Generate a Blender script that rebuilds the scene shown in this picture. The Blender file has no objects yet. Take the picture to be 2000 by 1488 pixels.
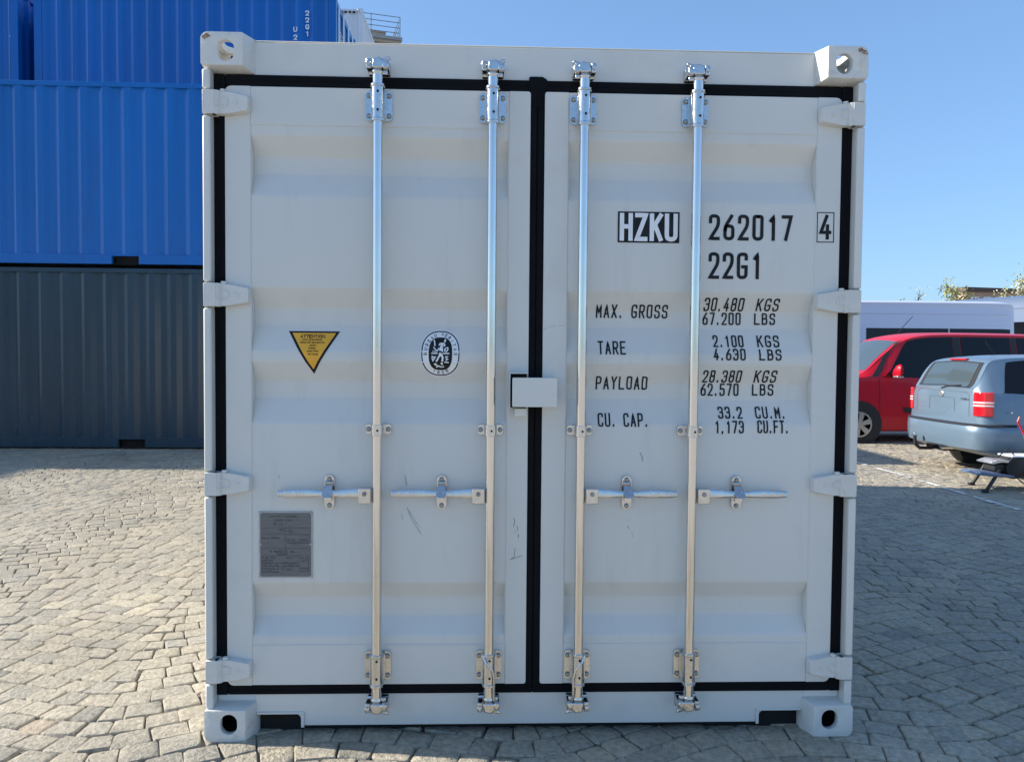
import bpy, bmesh, math, random
import numpy as np
from mathutils import Vector, Matrix
random.seed(7)
rng = np.random.default_rng(11)
SC = bpy.context.scene
COL = SC.collection
R = math.radians

# ------------------------------------------------------------------ camera, sky, sun, exposure
cd = bpy.data.cameras.new('camera')
cam = bpy.data.objects.new('camera', cd)
COL.objects.link(cam)
cd.sensor_width = 36.0
cd.lens = 27.0
cd.clip_start = 0.05
cd.clip_end = 3000
PIT, YAW, ROL = -0.03497839, 0.03493828, 0.00828896
_f = Vector((math.sin(YAW) * math.cos(PIT), math.cos(YAW) * math.cos(PIT), math.sin(PIT)))
_r = Vector((math.cos(YAW), -math.sin(YAW), 0))
_u = _r.cross(_f)
_r2 = math.cos(ROL) * _r + math.sin(ROL) * _u
_u2 = -math.sin(ROL) * _r + math.cos(ROL) * _u
m = Matrix((_r2, _u2, -_f)).transposed().to_4x4()
m.translation = Vector((-0.1894, -2.8326, 1.4445))
cam.matrix_world = m
SC.camera = cam

SUN_EL = R(30)
SUN_DIR = Vector((-0.9893 * math.cos(SUN_EL), 0.1459 * math.cos(SUN_EL), math.sin(SUN_EL)))   # towards the sun
world = bpy.data.worlds.new('World')
SC.world = world
world.use_nodes = True
nt = world.node_tree
bg = nt.nodes['Background']
sky = nt.nodes.new('ShaderNodeTexSky')
sky.sky_type = 'NISHITA'
sky.sun_disc = False
sky.sun_elevation = SUN_EL
sky.sun_rotation = math.atan2(SUN_DIR.x, SUN_DIR.y)
sky.altitude = 200
sky.air_density = 1.0
sky.dust_density = 1.2
sky.ozone_density = 3.5
gm = nt.nodes.new('ShaderNodeGamma')          # softer, bluer spring sky, the same in every direction
gm.inputs[1].default_value = 0.62
tn = nt.nodes.new('ShaderNodeMix')
tn.data_type = 'RGBA'
tn.blend_type = 'MULTIPLY'
tn.inputs[0].default_value = 1.0
tn.inputs[7].default_value = (0.565, 0.76, 0.98, 1)
nt.links.new(sky.outputs[0], gm.inputs[0])
nt.links.new(gm.outputs[0], tn.inputs[6])
nt.links.new(tn.outputs[2], bg.inputs[0])
bg.inputs[1].default_value = 0.13
ld = bpy.data.lights.new('sun', 'SUN')
ld.energy = 2.75
ld.angle = R(0.5)
ld.color = (1.0, 0.925, 0.81)
sun = bpy.data.objects.new('sun', ld)
COL.objects.link(sun)
sun.rotation_euler = SUN_DIR.to_track_quat('Z', 'Y').to_euler()
sun.location = (-20, 3, 12)
SC.view_settings.view_transform = 'Standard'
SC.view_settings.look = 'None'
SC.view_settings.exposure = 1.6
SC.view_settings.gamma = 1.0
SC.view_settings.use_curve_mapping = False


# ------------------------------------------------------------------ materials
def mat(name, col, rough=0.5, metal=0.0, var=0.0, vscale=4.0, bump=0.0, bscale=40.0, spec=0.5, coat=0.0,
        stretch=(1, 1, 1), dirt=None, dscale=6.0, damt=0.5, rvar=0.0):
    m = bpy.data.materials.new(name)
    m.use_nodes = True
    n, l = m.node_tree.nodes, m.node_tree.links
    b = n['Principled BSDF']
    b.inputs['Base Color'].default_value = (*col, 1)
    b.inputs['Roughness'].default_value = rough
    b.inputs['Metallic'].default_value = metal
    b.inputs['Specular IOR Level'].default_value = spec
    if coat:
        b.inputs['Coat Weight'].default_value = coat
        b.inputs['Coat Roughness'].default_value = 0.06
    if var or bump or dirt or rvar:
        tc = n.new('ShaderNodeTexCoord')
        mp = n.new('ShaderNodeMapping')
        mp.inputs['Scale'].default_value = stretch
        l.new(tc.outputs['Object'], mp.inputs['Vector'])
    src = None
    if var:
        t = n.new('ShaderNodeTexNoise')
        t.inputs['Scale'].default_value = vscale
        t.inputs['Detail'].default_value = 6
        l.new(mp.outputs[0], t.inputs['Vector'])
        rp = n.new('ShaderNodeMapRange')
        rp.inputs[1].default_value = 0.3
        rp.inputs[2].default_value = 0.7
        l.new(t.outputs['Fac'], rp.inputs[0])
        mx = n.new('ShaderNodeMix')
        mx.data_type = 'RGBA'
        mx.inputs[6].default_value = (*[c * (1 - var) for c in col], 1)
        mx.inputs[7].default_value = (*[min(1, c * (1 + var)) for c in col], 1)
        l.new(rp.outputs[0], mx.inputs[0])
        src = mx.outputs[2]
    if dirt:
        t = n.new('ShaderNodeTexNoise')
        t.inputs['Scale'].default_value = dscale
        t.inputs['Detail'].default_value = 9
        t.inputs['Roughness'].default_value = 0.65
        l.new(mp.outputs[0], t.inputs['Vector'])
        rp = n.new('ShaderNodeMapRange')
        rp.inputs[1].default_value = 0.56
        rp.inputs[2].default_value = 0.74
        rp.inputs[4].default_value = damt
        l.new(t.outputs['Fac'], rp.inputs[0])
        mx = n.new('ShaderNodeMix')
        mx.data_type = 'RGBA'
        mx.inputs[6].default_value = (*col, 1)
        if src:
            l.new(src, mx.inputs[6])
        mx.inputs[7].default_value = (*dirt, 1)
        l.new(rp.outputs[0], mx.inputs[0])
        src = mx.outputs[2]
    if src:
        l.new(src, b.inputs['Base Color'])
    if rvar:
        t = n.new('ShaderNodeTexNoise')
        t.inputs['Scale'].default_value = vscale * 2.3
        t.inputs['Detail'].default_value = 5
        l.new(mp.outputs[0], t.inputs['Vector'])
        rp = n.new('ShaderNodeMapRange')
        rp.inputs[1].default_value = 0.3
        rp.inputs[2].default_value = 0.7
        rp.inputs[3].default_value = max(0.02, rough - rvar)
        rp.inputs[4].default_value = rough + rvar
        l.new(t.outputs['Fac'], rp.inputs[0])
        l.new(rp.outputs[0], b.inputs['Roughness'])
    if bump:
        t = n.new('ShaderNodeTexNoise')
        t.inputs['Scale'].default_value = bscale
        t.inputs['Detail'].default_value = 4
        l.new(mp.outputs[0], t.inputs['Vector'])
        bp = n.new('ShaderNodeBump')
        bp.inputs['Strength'].default_value = bump
        bp.inputs['Distance'].default_value = 0.01
        l.new(t.outputs['Fac'], bp.inputs['Height'])
        l.new(bp.outputs[0], b.inputs['Normal'])
    return m


M = {}
M['paint'] = mat('light_grey_paint', (0.665, 0.665, 0.63), 0.40, var=0.025, vscale=2.2, bump=0.05, bscale=9, dirt=(0.36, 0.35, 0.32), dscale=5.0, damt=0.16, rvar=0.07)
M['fitting'] = mat('cast_corner_paint', (0.66, 0.655, 0.62), 0.5, var=0.05, vscale=9, bump=0.25, bscale=60, dirt=(0.27, 0.24, 0.21), dscale=14, damt=0.4)
M['panel'] = mat('door_panel_paint', (0.665, 0.665, 0.63), 0.40, var=0.02, vscale=1.5, dirt=(0.40, 0.39, 0.36), dscale=11.0, damt=0.20, stretch=(1, 1, 0.16), rvar=0.07)
M['rubber'] = mat('black_rubber', (0.005, 0.006, 0.008), 0.75, var=0.2, vscale=6, bump=0.1, bscale=20, spec=0.12)
M['galv'] = mat('galvanised_steel', (0.73, 0.71, 0.68), 0.12, metal=1.0, var=0.03, vscale=9, rvar=0.05, dirt=(0.6, 0.58, 0.54), dscale=5, damt=0.12)
M['cast_zinc'] = mat('zinc_castings', (0.63, 0.63, 0.62), 0.20, metal=1.0, var=0.08, vscale=30, bump=0.10, bscale=60, rvar=0.06, dirt=(0.4, 0.37, 0.33), dscale=30, damt=0.3)
M['bolt'] = mat('bolt_steel', (0.30, 0.31, 0.31), 0.42, metal=1.0, var=0.25, vscale=60, bump=0.2, bscale=80)
M['hole'] = mat('hole_shade_black', (0.006, 0.006, 0.007), 0.8)  # near-black colour standing for the shade inside openings
M['ink'] = mat('black_lettering', (0.016, 0.018, 0.022), 0.6, var=0.3, vscale=25, spec=0.2)
M['white_ink'] = mat('white_lettering', (0.80, 0.82, 0.84), 0.5, var=0.04, vscale=20)
M['orange'] = mat('orange_sticker', (0.84, 0.42, 0.03), 0.45, var=0.06, vscale=20)
M['plate'] = mat('engraved_plate', (0.16, 0.165, 0.17), 0.45, metal=0.35, var=0.12, vscale=25, stretch=(1, 1, 6))
M['plate_edge'] = mat('aluminium_edge', (0.42, 0.44, 0.45), 0.45, metal=0.3, var=0.1, vscale=30)
M['engrave'] = mat('plate_engraving', (0.045, 0.047, 0.05), 0.6)
M['scuff'] = mat('scuff', (0.40, 0.41, 0.42), 0.6, var=0.3, vscale=60)
M['scuff_dark'] = mat('scuff_dark', (0.17, 0.17, 0.175), 0.6)
M['rust'] = mat('bare_rusty_steel', (0.26, 0.15, 0.09), 0.7, var=0.5, vscale=60, dirt=(0.5, 0.46, 0.42), dscale=50, damt=0.9)
M['wood'] = mat('plywood', (0.2, 0.13, 0.08), 0.7)
M['blue'] = mat('blue_container_paint', (0.0006, 0.118, 0.43), 0.25, var=0.10, vscale=1.4, dirt=(0.02, 0.08, 0.24), dscale=3.0, damt=0.4, stretch=(1, 1, 0.15), rvar=0.05, spec=0.4)
M['teal'] = mat('dark_teal_container_paint', (0.022, 0.048, 0.072), 0.26, var=0.15, vscale=1.6, dirt=(0.05, 0.06, 0.06), dscale=3.5, damt=0.5, stretch=(1, 1, 0.15), rvar=0.08, spec=0.3)
M['white_cont'] = mat('white_container_paint', (0.68, 0.70, 0.72), 0.45, var=0.05, vscale=1.5)
M['red_paint'] = mat('red_car_paint', (0.56, 0.006, 0.022), 0.4, coat=0.25, spec=0.3)
M['silver_blue'] = mat('silver_blue_car_paint', (0.15, 0.22, 0.295), 0.36, metal=0.3, coat=0.45)
M['white_car'] = mat('white_van_paint', (0.66, 0.68, 0.80), 0.3, coat=0.6)
M['greyblue_car'] = mat('grey_blue_van_paint', (0.11, 0.16, 0.26), 0.4, coat=0.2)
M['glass'] = mat('dark_car_glass', (0.005, 0.006, 0.008), 0.05, spec=0.35)
M['screen'] = mat('windscreen_glass', (0.06, 0.085, 0.10), 0.06, spec=0.8)
M['trim'] = mat('black_plastic_trim', (0.018, 0.018, 0.02), 0.55)
M['tyre'] = mat('tyre_rubber', (0.018, 0.018, 0.018), 0.75, bump=0.2, bscale=60)
M['rim'] = mat('alloy_rim', (0.55, 0.55, 0.54), 0.35, metal=0.8)
M['lamp_red'] = mat('tail_lamp_red', (0.62, 0.01, 0.02), 0.12, coat=1.0)
M['lamp_white'] = mat('tail_lamp_clear', (0.72, 0.55, 0.55), 0.15, coat=1.0)
M['seam'] = mat('dull_seam', (0.10, 0.13, 0.16), 0.5)
M['chrome'] = mat('chrome', (0.8, 0.8, 0.8), 0.12, metal=1.0)
M['bark'] = mat('bark', (0.10, 0.08, 0.06), 0.9)
M['leaf'] = mat('spring_leaves', (0.30, 0.31, 0.12), 0.6, var=0.3, vscale=2)
M['blossom'] = mat('pale_blossom', (0.50, 0.48, 0.38), 0.7, var=0.25, vscale=2)
M['slab'] = mat('concrete_slab', (0.30, 0.31, 0.33), 0.8, var=0.1)
M['rail'] = mat('grey_rail', (0.13, 0.17, 0.20), 0.5, metal=0.4)
M['stucco'] = mat('stucco', (0.42, 0.37, 0.30), 0.9, var=0.08)
M['peach'] = mat('peach_stucco', (0.5, 0.36, 0.28), 0.9, var=0.06)
M['roof'] = mat('dark_roof', (0.10, 0.07, 0.06), 0.8)
M['grit'] = mat('loose_grit', (0.26, 0.22, 0.17), 0.9, var=0.5, vscale=40)
M['line'] = mat('white_road_paint', (0.78, 0.78, 0.76), 0.7, dirt=(0.35, 0.34, 0.31), dscale=25, damt=0.6)
M['tank'] = mat('pale_blue_plastic', (0.42, 0.55, 0.62), 0.4)


def brick_mat():
    m = bpy.data.materials.new('brick_wall')
    m.use_nodes = True
    n, l = m.node_tree.nodes, m.node_tree.links
    b = n['Principled BSDF']
    b.inputs['Roughness'].default_value = 0.9
    tc = n.new('ShaderNodeTexCoord')
    mp = n.new('ShaderNodeMapping')
    mp.inputs['Rotation'].default_value = (R(90), 0, 0)
    t = n.new('ShaderNodeTexBrick')
    t.inputs['Scale'].default_value = 4
    t.inputs['Color1'].default_value = (0.20, 0.08, 0.035, 1)
    t.inputs['Color2'].default_value = (0.15, 0.06, 0.03, 1)
    t.inputs['Mortar'].default_value = (0.2, 0.16, 0.12, 1)
    l.new(tc.outputs['Object'], mp.inputs[0])
    l.new(mp.outputs[0], t.inputs['Vector'])
    l.new(t.outputs[0], b.inputs['Base Color'])
    return m


M['brick'] = brick_mat()


def stone_mat():
    m = bpy.data.materials.new('granite_setts')
    m.use_nodes = True
    n, l = m.node_tree.nodes, m.node_tree.links
    b = n['Principled BSDF']
    b.inputs['Roughness'].default_value = 0.62
    b.inputs['Specular IOR Level'].default_value = 0.35
    at = n.new('ShaderNodeAttribute')
    at.attribute_name = 'tone'
    cr = n.new('ShaderNodeValToRGB')
    cr.color_ramp.interpolation = 'LINEAR'
    e = cr.color_ramp.elements
    e[0].position, e[0].color = 0.0, (0.265, 0.245, 0.205, 1)
    e[1].position, e[1].color = 1.0, (0.45, 0.345, 0.24, 1)
    for p, c in ((0.3, (0.36, 0.325, 0.257)), (0.55, (0.395, 0.35, 0.27)), (0.75, (0.44, 0.385, 0.288)), (0.9, (0.355, 0.33, 0.275))):
        x = e.new(p)
        x.color = (*c, 1)
    l.new(at.outputs['Fac'], cr.inputs[0])
    ge = n.new('ShaderNodeNewGeometry')
    t = n.new('ShaderNodeTexNoise')
    t.inputs['Scale'].default_value = 36
    t.inputs['Detail'].default_value = 8
    t.inputs['Roughness'].default_value = 0.65
    l.new(ge.outputs['Position'], t.inputs['Vector'])
    t2 = n.new('ShaderNodeTexNoise')
    t2.inputs['Scale'].default_value = 1.1
    t2.inputs['Detail'].default_value = 5
    l.new(ge.outputs['Position'], t2.inputs['Vector'])
    r1 = n.new('ShaderNodeMapRange')
    r1.inputs[1].default_value, r1.inputs[2].default_value = 0.25, 0.75
    r1.inputs[3].default_value, r1.inputs[4].default_value = 0.58, 1.34
    l.new(t.outputs['Fac'], r1.inputs[0])
    r2 = n.new('ShaderNodeMapRange')
    r2.inputs[1].default_value, r2.inputs[2].default_value = 0.3, 0.7
    r2.inputs[3].default_value, r2.inputs[4].default_value = 0.84, 1.12
    l.new(t2.outputs['Fac'], r2.inputs[0])
    mu = n.new('ShaderNodeMath')
    mu.operation = 'MULTIPLY'
    l.new(r1.outputs[0], mu.inputs[0])
    l.new(r2.outputs[0], mu.inputs[1])
    vm = n.new('ShaderNodeVectorMath')
    vm.operation = 'SCALE'
    l.new(cr.outputs[0], vm.inputs[0])
    l.new(mu.outputs[0], vm.inputs['Scale'])
    l.new(vm.outputs[0], b.inputs['Base Color'])
    t3 = n.new('ShaderNodeTexNoise')
    t3.inputs['Scale'].default_value = 55
    t3.inputs['Detail'].default_value = 6
    t3.inputs['Roughness'].default_value = 0.6
    l.new(ge.outputs['Position'], t3.inputs['Vector'])
    bp = n.new('ShaderNodeBump')
    bp.inputs['Strength'].default_value = 0.95
    bp.inputs['Distance'].default_value = 0.013
    l.new(t3.outputs['Fac'], bp.inputs['Height'])
    l.new(bp.outputs[0], b.inputs['Normal'])
    return m


def soil_mat():
    """joint filler close by; a sett pattern where no setts are built"""
    m = bpy.data.materials.new('joint_sand')
    m.use_nodes = True
    n, l = m.node_tree.nodes, m.node_tree.links
    b = n['Principled BSDF']
    b.inputs['Roughness'].default_value = 0.9
    ge = n.new('ShaderNodeNewGeometry')
    t = n.new('ShaderNodeTexNoise')
    t.inputs['Scale'].default_value = 45
    t.inputs['Detail'].default_value = 6
    l.new(ge.outputs['Position'], t.inputs['Vector'])
    cr = n.new('ShaderNodeValToRGB')
    e = cr.color_ramp.elements
    e[0].position, e[0].color = 0.3, (0.10, 0.09, 0.075, 1)
    e[1].position, e[1].color = 0.7, (0.26, 0.225, 0.175, 1)
    l.new(t.outputs['Fac'], cr.inputs[0])
    vo = n.new('ShaderNodeTexVoronoi')
    vo.inputs['Scale'].default_value = 7
    vo.inputs['Randomness'].default_value = 0.5
    l.new(ge.outputs['Position'], vo.inputs['Vector'])
    c2 = n.new('ShaderNodeMix')
    c2.data_type = 'RGBA'
    c2.inputs[6].default_value = (0.36, 0.33, 0.285, 1)
    c2.inputs[7].default_value = (0.43, 0.385, 0.32, 1)
    l.new(vo.outputs['Color'], c2.inputs[0])
    # outside the built rectangle x -8.6..9.6, y -2.8..10.9
    vs = n.new('ShaderNodeVectorMath')
    vs.operation = 'SUBTRACT'
    vs.inputs[1].default_value = (0.5, 4.05, 0)
    l.new(ge.outputs['Position'], vs.inputs[0])
    va = n.new('ShaderNodeVectorMath')
    va.operation = 'ABSOLUTE'
    l.new(vs.outputs[0], va.inputs[0])
    vd = n.new('ShaderNodeVectorMath')
    vd.operation = 'DIVIDE'
    vd.inputs[1].default_value = (9.1, 6.85, 1)
    l.new(va.outputs[0], vd.inputs[0])
    sp = n.new('ShaderNodeSeparateXYZ')
    l.new(vd.outputs[0], sp.inputs[0])
    mxm = n.new('ShaderNodeMath')
    mxm.operation = 'MAXIMUM'
    l.new(sp.outputs['X'], mxm.inputs[0])
    l.new(sp.outputs['Y'], mxm.inputs[1])
    gt = n.new('ShaderNodeMath')
    gt.operation = 'GREATER_THAN'
    gt.inputs[1].default_value = 1.0
    l.new(mxm.outputs[0], gt.inputs[0])
    mx = n.new('ShaderNodeMix')
    mx.data_type = 'RGBA'
    l.new(gt.outputs[0], mx.inputs[0])
    l.new(cr.outputs[0], mx.inputs[6])
    l.new(c2.outputs[2], mx.inputs[7])
    l.new(mx.outputs[2], b.inputs['Base Color'])
    return m


M['stone'] = stone_mat()
M['soil'] = soil_mat()


# ------------------------------------------------------------------ mesh helpers
class MB:
    def __init__(self):
        self.v, self.f, self.m = [], [], []

    def add(self, verts, faces, mi=0):
        o = len(self.v)
        self.v.extend([tuple(p) for p in verts])
        self.f.extend([tuple(i + o for i in q) for q in faces])
        self.m.extend([mi] * len(faces))
        return self

    def box(self, x0, x1, y0, y1, z0, z1, mi=0):
        v = [(x0, y0, z0), (x1, y0, z0), (x1, y1, z0), (x0, y1, z0), (x0, y0, z1), (x1, y0, z1), (x1, y1, z1), (x0, y1, z1)]
        return self.add(v, [(3, 2, 1, 0), (4, 5, 6, 7), (0, 1, 5, 4), (1, 2, 6, 5), (2, 3, 7, 6), (3, 0, 4, 7)], mi)

    def prism(self, pts, a, b, axis='y', mi=0, top=None):
        """polygon pts (2D) swept along axis from a to b; top: other outline at b"""
        top = top or pts
        n = len(pts)

        def P(p, t):
            if axis == 'y':
                return (p[0], t, p[1])
            if axis == 'x':
                return (t, p[0], p[1])
            return (p[0], p[1], t)
        v = [P(p, a) for p in pts] + [P(p, b) for p in top]
        f = [tuple(range(n)), tuple(range(2 * n - 1, n - 1, -1))]
        f += [(i, n + i, n + (i + 1) % n, (i + 1) % n) for i in range(n)]
        return self.add(v, f, mi)

    def cyl(self, p0, p1, r0, r1=None, n=16, mi=0, caps=True):
        r1 = r0 if r1 is None else r1
        p0, p1 = Vector(p0), Vector(p1)
        d = (p1 - p0).normalized()
        a = d.orthogonal().normalized()
        b = d.cross(a)
        v, f = [], []
        for p, r in ((p0, r0), (p1, r1)):
            for i in range(n):
                t = 2 * math.pi * i / n
                v.append(p + a * (r * math.cos(t)) + b * (r * math.sin(t)))
        f = [(i, (i + 1) % n, n + (i + 1) % n, n + i) for i in range(n)]
        if caps:
            f += [tuple(range(n - 1, -1, -1)), tuple(range(n, 2 * n))]
        return self.add(v, f, mi)

    def tube(self, pts, r, n=8, mi=0):
        pts = [Vector(p) for p in pts]
        v, f = [], []
        a = None
        for k, p in enumerate(pts):
            d = (pts[min(k + 1, len(pts) - 1)] - pts[max(k - 1, 0)]).normalized()
            a = d.orthogonal().normalized() if a is None else (a - d * a.dot(d)).normalized()
            b = d.cross(a)
            rr = r[k] if isinstance(r, (list, tuple)) else r
            for i in range(n):
                t = 2 * math.pi * i / n
                v.append(p + a * (rr * math.cos(t)) + b * (rr * math.sin(t)))
        for k in range(len(pts) - 1):
            for i in range(n):
                f.append((k * n + i, k * n + (i + 1) % n, (k + 1) * n + (i + 1) % n, (k + 1) * n + i))
        f += [tuple(range(n - 1, -1, -1)), tuple(range((len(pts) - 1) * n, len(pts) * n))]
        return self.add(v, f, mi)

    def lathe(self, prof, c=(0, 0, 0), axis='y', n=28, mi=0):
        v, f = [], []
        for (r, t) in prof:
            for i in range(n):
                a = 2 * math.pi * i / n
                if axis == 'y':
                    v.append((c[0] + r * math.cos(a), c[1] + t, c[2] + r * math.sin(a)))
                else:
                    v.append((c[0] + r * math.cos(a), c[1] + r * math.sin(a), c[2] + t))
        k = len(prof)
        for j in range(k - 1):
            for i in range(n):
                f.append((j * n + i, j * n + (i + 1) % n, (j + 1) * n + (i + 1) % n, (j + 1) * n + i))
        f += [tuple(range(n)), tuple(range((k - 1) * n, k * n))]
        return self.add(v, f, mi)

    def grid(self, P, mi=0, flip=False):
        """P: [i][j] points"""
        a, b = len(P), len(P[0])
        v = [p for row in P for p in row]
        f = []
        for i in range(a - 1):
            for j in range(b - 1):
                q = (i * b + j, (i + 1) * b + j, (i + 1) * b + j + 1, i * b + j + 1)
                f.append(q[::-1] if flip else q)
        return self.add(v, f, mi)

    def mesh(self, name, mats, smooth=30):
        me = bpy.data.meshes.new(name)
        me.from_pydata(self.v, [], self.f)
        for x in mats:
            me.materials.append(x)
        if len(mats) > 1:
            me.polygons.foreach_set('material_index', self.m)
        bm = bmesh.new()
        bm.from_mesh(me)
        bmesh.ops.recalc_face_normals(bm, faces=bm.faces)
        bm.to_mesh(me)
        bm.free()
        if smooth:
            me.polygons.foreach_set('use_smooth', [True] * len(me.polygons))
            me.set_sharp_from_angle(angle=R(smooth))
        me.update()
        return me

    def build(self, name, mats, parent=None, smooth=30, bevel=0.0, seg=2, loc=None):
        if not isinstance(mats, (list, tuple)):
            mats = [mats]
        o = bpy.data.objects.new(name, self.mesh(name, mats, smooth))
        COL.objects.link(o)
        if parent:
            o.parent = parent
        if loc:
            o.location = loc
        if bevel:
            bv = o.modifiers.new('bevel', 'BEVEL')
            bv.width = bevel
            bv.segments = seg
            bv.limit_method = 'ANGLE'
            bv.angle_limit = R(40)
        return o


def inst(name, me, parent, loc=(0, 0, 0), rot=(0, 0, 0), material=None, scale=None):
    o = bpy.data.objects.new(name, me)
    COL.objects.link(o)
    o.parent = parent
    o.location = loc
    o.rotation_euler = rot
    if scale:
        o.scale = scale
    if material:
        o.material_slots[0].link = 'OBJECT'
        o.material_slots[0].material = material
    return o


def tag(o, label=None, cat=None, group=None, kind=None):
    if label:
        o['label'] = label
    if cat:
        o['category'] = cat
    if group:
        o['group'] = group
    if kind:
        o['kind'] = kind
    return o


def thing(name, label, cat, loc=(0, 0, 0), rz=0, group=None):
    o = bpy.data.objects.new(name, None)
    o.empty_display_size = 0.3
    COL.objects.link(o)
    o.location = loc
    o.rotation_euler = (0, 0, rz)
    return tag(o, label, cat, group)


def copy_tree(o, parent=None):
    c = o.copy()
    COL.objects.link(c)
    if parent:
        c.parent = parent
    for ch in list(o.children):
        copy_tree(ch, c)
    return c


def rrect(x0, x1, z0, z1, r, n=5, corners=(1, 1, 1, 1)):
    """rounded rectangle; corners order bl, br, tr, tl (factor of r)"""
    out = []
    for (cx, cz, a0, k) in ((x0, z0, 180, corners[0]), (x1, z0, 270, corners[1]), (x1, z1, 0, corners[2]), (x0, z1, 90, corners[3])):
        q = r * k
        if q <= 0:
            out.append((cx, cz))
            continue
        mx = cx + (q if cx == x0 else -q)
        mz = cz + (q if cz == z0 else -q)
        for i in range(n + 1):
            a = R(a0 + 90 * i / n)
            out.append((mx + q * math.cos(a), mz + q * math.sin(a)))
    return out


def stadium(cx, cz, w, h, n=8):
    r = min(w, h) / 2
    return rrect(cx - w / 2, cx + w / 2, cz - h / 2, cz + h / 2, r * 0.999, n)


# ------------------------------------------------------------------ ground of setts
ground_mb = MB()
ground_mb.add([(-600, -600, -0.0145), (600, -600, -0.0145), (600, 900, -0.0145), (-600, 900, -0.0145)], [(0, 1, 2, 3)])
ground = ground_mb.build('cobbled_yard', M['soil'], smooth=0)
tag(ground, 'yard paved with arcs of worn grey stone setts', kind='structure')

C0 = Vector(cam.location)
FW, RT, UP = np.array(_f), np.array(_r2), np.array(_u2)


def visible(x, y):
    d = np.array([x, y, 0.0]) - np.array(C0)
    c = d @ FW
    if c < 0.3:
        return False
    px, py = 1000 + 1500 * (d @ RT) / c, 744 - 1500 * (d @ UP) / c
    return -40 < px < 2040 and -40 < py < 1530


def make_setts():
    """wavy courses (segment arcs) of nearly square setts"""
    stones = []
    ang = R(6)
    ca, sa = math.cos(ang), math.sin(ang)
    W, A = 1.7, 0.115

    def wave(x, b):
        ph = x / W + 0.06 * math.sin(b * 0.9) + 0.05 * math.sin(x * 0.7 + b * 0.3)
        c = 0.5 - 0.5 * math.cos(2 * math.pi * ph)
        return b + A * 2 * (c ** 0.8) + 0.03 * math.sin(1.3 * x + 0.8 * b)

    def slope(x, b):
        return (wave(x + .01, b) - wave(x - .01, b)) / .02
    b = -5.2
    while b < 13.5:
        pitch = random.uniform(0.112, 0.130)
        x = -13 + random.uniform(0, .14)
        xs = [x]
        while x < 14:
            x += random.choice((random.uniform(.10, .13), random.uniform(.11, .16)))
            xs.append(x)
        for x0, x1 in zip(xs[:-1], xs[1:]):
            xm, ym = (x0 + x1) / 2, wave((x0 + x1) / 2, b)
            cx, cy = ca * xm - sa * ym, sa * xm + ca * ym
            if not (-8.7 < cx < 9.7 and -2.85 < cy < 10.95):
                continue
            if (-1.0 < cx < 1.0 and 0.9 < cy < 7.5) or (cx < -1.2 and cy > 9.8):
                continue
            k = 0.85
            s0, s1 = slope(x0, b), slope(x1, b)
            u0, u1 = x0 - k * s0 * pitch, x1 - k * s1 * pitch
            c = np.array([(x0, wave(x0, b)), (x1, wave(x1, b)), (u1, wave(u1, b + pitch)), (u0, wave(u0, b + pitch))])
            c = np.stack([ca * c[:, 0] - sa * c[:, 1], sa * c[:, 0] + ca * c[:, 1]], 1)
            cc = c.mean(0)
            stones.append((cc[0], cc[1], c))
        b += pitch
    return stones


def sett_geom(c):
    """one sett: flat worn top with rubbed edges, recessed joint"""
    cen = c.mean(0)
    gap = 0.0018 + 0.0024 * random.random()
    c = c + rng.normal(0, 0.0034, c.shape)
    pts = []
    for i in range(4):
        p, a, b = c[i], c[i - 1], c[(i + 1) % 4]
        da, db = a - p, b - p
        la, lb = np.linalg.norm(da), np.linalg.norm(db)
        k = 0.004 + 0.009 * random.random()
        for d, L in ((da, la), (db, lb)):
            pts.append(p + d / L * min(k, 0.4 * L))
    pts = np.array(pts) + rng.normal(0, 0.0012, (8, 2))
    dv = pts - cen
    L = np.linalg.norm(dv, axis=1, keepdims=True)
    outer = cen + dv * (1 - gap / L)
    inner = cen + dv * (1 - (gap + 0.005) / L)
    mid = cen + dv * (0.6)
    h = random.gauss(0, 0.0017)
    tx, ty = random.gauss(0, 0.018), random.gauss(0, 0.018)

    def z(q, z0):
        return z0 + h + tx * (q[:, 0] - cen[0]) + ty * (q[:, 1] - cen[1])
    V = np.concatenate([
        np.c_[outer, np.full(8, -0.045)],
        np.c_[outer, z(outer, -0.0062) + rng.normal(0, 0.001, 8)],
        np.c_[inner, z(inner, -0.0008) + rng.normal(0, 0.0009, 8)],
        np.c_[mid, z(mid, 0.0004) + rng.normal(0, 0.0011, 8)],
        [[cen[0], cen[1], 0.0006 + h + random.gauss(0, 0.001)]]])
    return V


SF = []
for ring in range(3):
    for i in range(8):
        SF.append((ring * 8 + i, ring * 8 + (i + 1) % 8, (ring + 1) * 8 + (i + 1) % 8, (ring + 1) * 8 + i))
for i in range(8):
    SF.append((24 + i, 24 + (i + 1) % 8, 32))


def sett_mesh(name, Vs, tones):
    me = bpy.data.meshes.new(name)
    V = np.concatenate(Vs)
    F = []
    for k in range(len(Vs)):
        o = k * 33
        F.extend([tuple(i + o for i in q) for q in SF])
    me.from_pydata(V.tolist(), [], F)
    a = me.attributes.new('tone', 'FLOAT', 'FACE')
    a.data.foreach_set('value', np.repeat(np.array(tones, dtype=np.float32), len(SF)))
    me.polygons.foreach_set('use_smooth', [True] * len(F))
    me.set_sharp_from_angle(angle=R(38))
    me.materials.append(M['stone'])
    me.update()
    return me


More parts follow.
